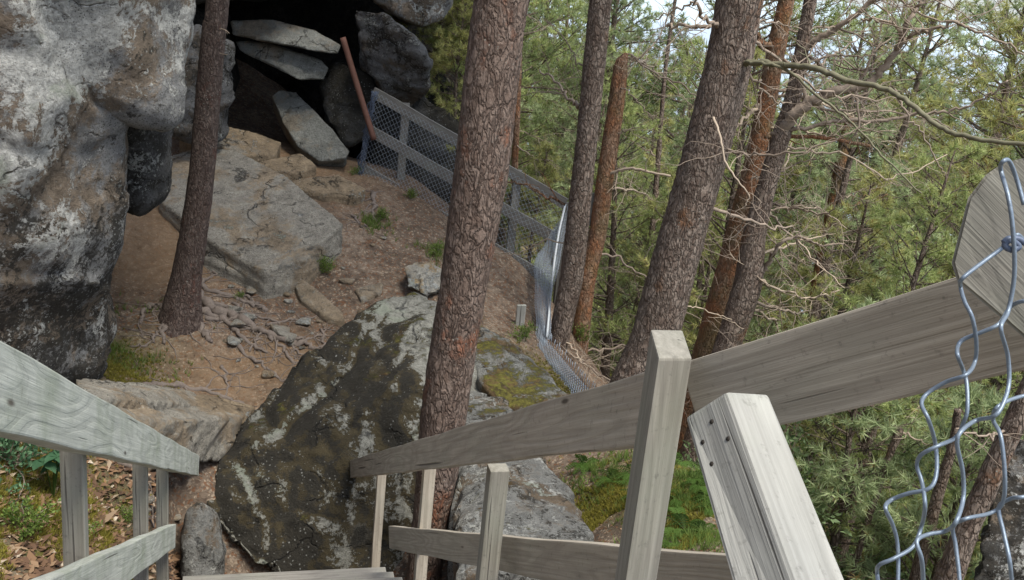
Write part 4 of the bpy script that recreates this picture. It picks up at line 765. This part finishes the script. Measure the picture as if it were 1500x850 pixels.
def put_pine(x, y, k, s, tint, rz, where, z=None, lean=(0, 0)):
    zz = g1(x, y)-.1 if z is None else z
    lab = '%s %s pine %s' % (SIZE[k], TINT[tint], where)
    t = empty('pine_tree', (x, y, zz), lab, 'tree', 'pines in the woods beyond the stairs'); t.rotation_euler = (lean[0], lean[1], rz); t.scale = (s, s, s)
    for me_, nm in zip(VAR[k], ('trunk', 'dead_branch', 'crown')):
        if not len(me_.vertices): continue
        o = bpy.data.objects.new(nm, me_); C.objects.link(o); o.parent = t
        if nm == 'crown': o.material_slots[0].link = 'OBJECT'; o.material_slots[0].material = FOL[tint]
    return t
def where_of(x, y):
    px = proj((x, y, 0))[0]; near = 'close' if y < 14 else ('far off' if y > 28 else 'downhill')
    if px < 700: s = 'behind the cave rocks'
    elif px < 900: s = 'beyond the netted fence'
    elif px < 1100: s = 'beyond the thick leaning trunk'
    elif px < 1300: s = 'beyond the crooked bare limbed pine'
    else: s = 'beyond the clipped end board'
    return near+' '+s
placed = []
def scatter(n, f, ks, smin, smax, mind, seed):
    r = random.Random(seed); c = 0; tr = 0
    while c < n and tr < 4000:
        tr += 1; x, y = f(r)
        px, py, D = proj((x, y, g1(x, y)+3))
        if px < 560 or px > 1800: continue
        if any(math.hypot(x-q[0], y-q[1]) < mind for q in placed): continue
        placed.append((x, y)); k = r.choice(ks); put_pine(x, y, k, r.uniform(smin, smax), r.choice([0, 0, 1, 2, 3]), r.uniform(0, 6.28), where_of(x, y), lean=(r.uniform(-.06, .06), r.uniform(-.06, .06))); c += 1
def polar(r, d0, d1, a0, a1):
    d = r.uniform(d0, d1); an = math.radians(r.uniform(a0, a1)); return d*math.sin(an), d*math.cos(an)
scatter(24, lambda r: polar(r, 12, 19, 3, 42), [0, 2, 5, 2], .6, .95, 1.2, 1)
scatter(16, lambda r: polar(r, 15, 26, 24, 36), [0, 1, 3, 1], .95, 1.25, 1.4, 9)
scatter(38, lambda r: polar(r, 18, 32, -4, 40), [0, 1, 3, 5, 2], .9, 1.3, 1.8, 2)
scatter(70, lambda r: polar(r, 28, 62, -6, 38), [0, 1, 3, 5], 1., 1.5, 2.2, 3)
scatter(24, lambda r: polar(r, 8.6, 14, 18, 50), [4, 4, 4, 2], .5, .9, .8, 4)
# young pine sprigs by the cave rocks and behind the fence
for (px, py, Y, k, s, tn) in [(668,175,12.6,4,.62,2),(700,150,13.2,4,.8,0),(640,60,13.4,4,.75,2),(720,330,12.4,4,.35,0),(780,350,12.2,4,.45,2)]:
    p = a(px, py, Y); put_pine(p[0], p[1], k, s, tn, px, 'growing close to the rocks above the fence' if py < 300 else 'rooted just behind the fence planks', z=p[2]-.7*s)
# crowns of the front trees, above the picture
for t, top, k, s in ((T1, P1[0], 4, .9), (T2, P2[0], 4, 1.2), (T3, P3[0], 4, 1.1), (T5, P5[0], 4, 1.2), (T7, P7[0], 4, .9)):
    o = bpy.data.objects.new('crown', VAR[k][2]); C.objects.link(o); o.parent = t; o.matrix_parent_inverse = Matrix.Translation(t.location).inverted(); o.location = Vector(top)-Vector((0, 0, .3*s)); o.scale = (s*1.4, s*1.4, s)
    o = bpy.data.objects.new('branch', VAR[k][0]); C.objects.link(o); o.parent = t; o.matrix_parent_inverse = Matrix.Translation(t.location).inverted(); o.location = Vector(top)-Vector((0, 0, .3*s)); o.scale = (s*1.4, s*1.4, s)
# leafy bushes on the slope at the lower right (undergrowth)
def leaf_cloud(cen, dirs, n, L, w, seed):
    r = np.random.default_rng(seed); Cn = np.repeat(cen, n, 0)+r.normal(0, .02, (len(cen)*n, 3)); k = len(Cn); d = r.normal(0, 1, (k, 3))+np.repeat(dirs, n, 0)*1.2; d /= np.linalg.norm(d, axis=1)[:, None]
    s = np.cross(d, r.normal(0, 1, (k, 3))); s /= np.linalg.norm(s, axis=1)[:, None]; ln = L*r.uniform(.6, 1.2, (k, 1)); up = np.cross(d, s)
    V = np.stack([Cn, Cn+d*ln*.45+s*w*.5*ln/L+up*.1*ln, Cn+d*ln, Cn+d*ln*.45-s*w*.5*ln/L+up*.1*ln], 1).reshape(-1, 3); F = np.arange(k*4).reshape(-1, 4)
    return V, F, np.repeat(np.clip(np.repeat(r.uniform(.05, .85, len(cen)), n)+r.normal(0, .1, k), 0, .92), 4)
def bush(seed, R=.5, H=.6, n=260, L=.045, w=.022):
    r = random.Random(seed); w_ = MB(); cen = []; dr = []
    for k in range(n//12):
        az = r.uniform(0, 6.28); el = r.uniform(.25, 1.4); d = np.array([math.cos(az)*math.cos(el), math.sin(az)*math.cos(el), math.sin(el)]); Q = [np.array([r.gauss(0, .05*R), r.gauss(0, .05*R), 0])]; L_ = (R+(H-R)*math.sin(el))*r.uniform(.6, 1.1)
        for i in range(6):
            d = d+np.array([r.gauss(0, .18) for _ in range(3)]); d /= np.linalg.norm(d); Q.append(Q[-1]+d*L_/6)
            if i > 0:
                for _ in range(3): cen.append(Q[-1]+np.array([r.gauss(0, .06*R+.01) for _ in range(3)])); dr.append(d)
        w_.tube(np.array(Q), np.linspace(.006, .002, 7), 4, False)
    V, F, t = leaf_cloud(np.array(cen), np.array(dr), 5, L, w, seed); return w_.mesh('stem'), foliage_mesh('leaves', V, F, t, M['bushleaf'])
BV = [bush(1), bush(2, .7, .8, 420, .05, .024), bush(3, .35, .35, 160, .035, .02)]
for b_ in BV: b_[0].materials.append(M['deadwood'])
def put_bush(p, k, s, mat, label, group=None, rz=0.):
    t = empty('bush', p, label, 'bush', group); t.rotation_euler[2] = rz; t.scale = (s, s, s)
    for me_, nm in zip(BV[k], ('stem', 'leaves')):
        o = bpy.data.objects.new(nm, me_); C.objects.link(o); o.parent = t
        if nm == 'leaves': o.material_slots[0].link = 'OBJECT'; o.material_slots[0].material = mat
rb = random.Random(5); c = 0
for _ in range(3000):
    if c >= 130: break
    x, y = polar(rb, 8.6, 19, 12, 50); z = g1(x, y); px, py, D = proj((x, y, z))
    if not (960 < px < 1700 and 380 < py < 1100) or x < 1.9: continue
    put_bush((x, y, z-.05), rb.choice([0, 1, 1]), rb.uniform(.7, 1.5), rb.choice([M['bushleaf'], M['bushleaf'], M['shrub'], FOL[3]]), 'low leafy bush covering the steep slope below the right rail', 'bushes on the slope below the right rail', rb.uniform(0, 6)); c += 1
for (px, py, s, k, mt, lb) in [(402,414,.42,2,'shrub','small yellow green shrub under the front edge of the big slab'),(474,400,.5,2,'shrub','small green shrub in the gap under the right end of the big slab'),(556,324,.4,2,'shrub','tiny green sprig beside the short root on the path'),(640,376,.45,2,'shrub','green sprig left of the large pine trunk'),
     (350,440,.2,2,'shrub','tiny sprig among the roots'),(40,790,.5,2,'shrub','small yellow green sprig low under the left rail'),(15,690,.6,0,'bigleaf','leafy sprig at the left edge under the top rail'),(120,780,.35,2,'shrub','tiny sprig beside the first left railing post'),(190,770,.3,2,'shrub','tiny sprig between the left railing posts'),(765,500,.5,2,'shrub','green tuft at the foot of the drooping netting'),(520,258,.3,2,'shrub','small sprig at the left foot of the fence'),(600,292,.35,2,'shrub','low sprig under the lower fence plank'),(845,500,.6,2,'shrub','leafy sprig at the foot of the orange broken pine')]:
    g = on_ground(px, py); put_bush(g, k, s, M[mt], lb, None, px)
# broad leaved seedling behind the left rail
pl = on_ground(78, 735); t = empty('seedling', pl, 'green broad leaved seedling behind the left rail', 'plant'); st = MB(); lv = MB(); r = random.Random(4)
for k in range(5):
    az = r.uniform(0, 6.28); tip = pl+np.array([math.cos(az)*.07, math.sin(az)*.05, .15+.03*k]); st.tube(smooth_path([pl, (pl+tip)/2+np.array([0, 0, .02]), tip], 4), .003, 5)
    for j in range(5):
        d = np.array([math.cos(az+j*1.256), math.sin(az+j*1.256), r.uniform(-.2, .35)]); s = np.cross(d, [0, 0, 1]); s /= np.linalg.norm(s); L = r.uniform(.05, .085)
        prof = [(0, 0), (.25, .3), (.55, .36), (.8, .22), (1, 0)]; L_ = []; R_ = []
        V_ = [tip+d*L*x_+np.array([0, 0, -.02*x_*x_]) for x_, _ in prof]; 
        A_ = V_+[tip+d*L*x_+s*L*y_+np.array([0, 0, .01-.02*x_*x_]) for x_, y_ in prof[1:4]]+[tip+d*L*x_-s*L*y_+np.array([0, 0, .01-.02*x_*x_]) for x_, y_ in prof[1:4]]
        lv.add(A_, [(0, 1, 5), (1, 2, 6, 5), (2, 3, 7, 6), (3, 4, 7), (0, 8, 1), (1, 8, 9, 2), (2, 9, 10, 3), (3, 10, 4)])
st.build('stem', M['shrub'], t); lv.build('leaves', M['bigleaf'], t)
# ferns and grass by the right rail
def fern(p, s, seed, label):
    r = random.Random(seed); mb = MB()
    for k in range(11):
        az = r.uniform(0, 6.283); d = np.array([math.cos(az), math.sin(az), 1.3]); d /= np.linalg.norm(d); Q = [np.array(p)]
        for i in range(10): d = d+np.array([0, 0, -.16]); d /= np.linalg.norm(d); Q.append(Q[-1]+d*s*.1)
        mb.tube(np.array(Q), .002, 3, False); 
        for i in range(2, 11):
            sd = np.cross(Q[i]-Q[i-1], [0, 0, 1.]); sd /= max(1e-6, np.linalg.norm(sd)); l = s*.17*math.sin(math.pi*(i/11)**.8)+.008; f = (Q[i]-Q[i-1])
            for sg in (-1, 1): mb.add([Q[i]-f*.3, Q[i]+sd*sg*l*.6+f*.4+np.array([0, 0, .004]), Q[i]+sd*sg*l+f*.2-np.array([0, 0, .01]), Q[i]+f*.35], [(0, 1, 2, 3)])
    o = mb.build('fern', M['fern']); tag(o, label, 'fern', 'ferns behind the near post')
for k in range(22):
    px = random.choice([random.uniform(965, 1050), random.uniform(965, 1060), random.uniform(855, 940)]); py = random.uniform(668, 800) if px > 960 else random.uniform(672, 740); fern(on_ground(px, py), random.uniform(.10, .2), k, 'small bright green fern between the near post and the brace' if px > 950 else 'small green fern under the right top rail left of the near post')
# moss, grass and litter: nobody could count them
def scatter_pts(poly_list, n, seed):
    r = random.Random(seed); out = []
    for (cx, cy, rx, ry, wgt) in poly_list:
        for _ in range(int(n*wgt)): px, py = r.gauss(cx, rx), r.gauss(cy, ry); out.append((px, py))
    return out
def stuff_blades(name, spots, n, nb, L, w, mat, label, cat, seed, spread=.6):
    r = np.random.default_rng(seed); pts = []
    for cx, cy, rad_, wt in spots:
        g = ground_at(cx, cy); k = int(n*wt); xy = np.c_[r.normal(g[0], rad_, k), r.normal(g[1], rad_, k)]; pts.append(np.c_[xy, gz(xy[:, 0], xy[:, 1])])
    P = np.concatenate(pts); msk = fbm(P*np.array([4, 4, 0]), 3, seed) > -.12; P = P[msk]; D = np.tile([0, 0, 1.], (len(P), 1))+r.normal(0, .15, (len(P), 3)); D /= np.linalg.norm(D, axis=1)[:, None]
    V, F, t = blades(P, D, nb, L, w, spread, seed, .0); o = link(name, foliage_mesh(name, V, F, np.minimum(t, .92), mat), None, smooth=False); tag(o, label, cat, kind='stuff')
stuff_blades('moss', [(60,780,.35,1),(0,700,.35,1),(130,760,.3,.5),(160,540,.25,.5),(1010,780,.35,1),(920,730,.25,.7),(760,570,.3,1),(100,700,.3,.5),(1060,820,.3,.8),(880,760,.25,.6)], 3600, 7, .030, .006, M['mossb'], 'yellow green moss cushions on the banks beside the stairs', 'moss', 1)
stuff_blades('grass', [(175,500,.22,1),(1000,700,.3,1.2),(900,690,.25,.6),(1050,790,.25,.8),(545,330,.1,.2),(640,370,.15,.2)], 900, 5, .07, .005, M['grassm'], 'short grass tufts on the path edges', 'grass', 2, .4)
r = np.random.default_rng(8); n = 44000
LX = np.r_[r.uniform(-5, 1.6, n), r.uniform(-2.7, -1.3, n//2)]; LY = np.r_[r.uniform(3.2, 12, n), r.uniform(2., 6, n//2)]; LZ = gz(LX, LY); k = len(LX)
an = r.uniform(0, 6.283, k); ln = r.choice([.008, .016, .045, .11], k, p=[.38, .17, .44, .01])*r.uniform(.6, 1.4, k); ln[n:] *= 1.35; wd = np.where((ln > .026) & (np.arange(k) < n), .0026, ln*.5)
d = np.c_[np.cos(an), np.sin(an), r.normal(0, .25, k)]; s = np.c_[-np.sin(an), np.cos(an), r.normal(0, .3, k)]; c_ = np.c_[LX, LY, LZ+.006]
V = np.stack([c_-d*ln[:, None]/2, c_+s*wd[:, None]/2, c_+d*ln[:, None]/2+np.array([0, 0, .002]), c_-s*wd[:, None]/2], 1).reshape(-1, 3)
mL = NT('leaf_litter'); at_ = mL.attr('tint').outputs['Fac']; mL.fin(mL.ramp(at_, [(0., (.06, .035, .022)), (.4, (.13, .075, .045)), (.75, (.20, .12, .065)), (.93, (.29, .21, .14)), (1., (.46, .40, .32))]), None, .9)
o = link('leaf_litter', foliage_mesh('leaf_litter', V, np.arange(k*4).reshape(-1, 4), np.repeat(r.uniform(0, 1, k), 4), mL.m), None, smooth=False); tag(o, 'brown needles, leaves and bark chips scattered over the ground', 'leaf litter', kind='stuff')
# ------------------------------------------------------------------ light, camera
wd_ = bpy.data.worlds.new('World'); bpy.context.scene.world = wd_; wd_.use_nodes = True; nt = wd_.node_tree; bg = nt.nodes['Background']
sky = nt.nodes.new('ShaderNodeTexSky'); sky.sky_type = 'NISHITA'; sky.sun_disc = False; EL, AZ = math.radians(64), math.radians(135)
sky.sun_elevation = EL; sky.sun_rotation = AZ; sky.air_density = 1.; sky.dust_density = 1.2; sky.ozone_density = 1.; hs = nt.nodes.new('ShaderNodeHueSaturation'); hs.inputs['Saturation'].default_value = .42; hs.inputs['Value'].default_value = 1.6; nt.links.new(sky.outputs[0], hs.inputs['Color']); tn = nt.nodes.new('ShaderNodeMix'); tn.data_type = 'RGBA'; tn.blend_type = 'MULTIPLY'; tn.inputs[0].default_value = 1; tn.inputs[7].default_value = (.93, .98, 1.06, 1); nt.links.new(hs.outputs[0], tn.inputs[6]); nt.links.new(tn.outputs[2], bg.inputs[0]); bg.inputs[1].default_value = .15
sun = bpy.data.lights.new('sun', 'SUN'); sun.energy = 5.4; sun.angle = math.radians(22); sun.color = (1, .94, .83); so = bpy.data.objects.new('sun', sun); C.objects.link(so)
sd = Vector((math.sin(AZ)*math.cos(EL), math.cos(AZ)*math.cos(EL), math.sin(EL))); so.rotation_euler = sd.to_track_quat('Z', 'Y').to_euler()
cam = bpy.data.cameras.new('camera'); cam.sensor_width = 36; cam.lens = 36*FPX/1500; cam.clip_start = .05; cam.clip_end = 9000
co = bpy.data.objects.new('camera', cam); C.objects.link(co); bpy.context.scene.camera = co
co.matrix_world = Matrix([[RT[i], UP[i], -FW[i], CAM[i]] for i in range(3)]+[[0, 0, 0, 1]])
sc = bpy.context.scene; sc.view_settings.view_transform = 'Standard'; sc.view_settings.look = 'None'; sc.view_settings.exposure = 0; sc.view_settings.gamma = 1
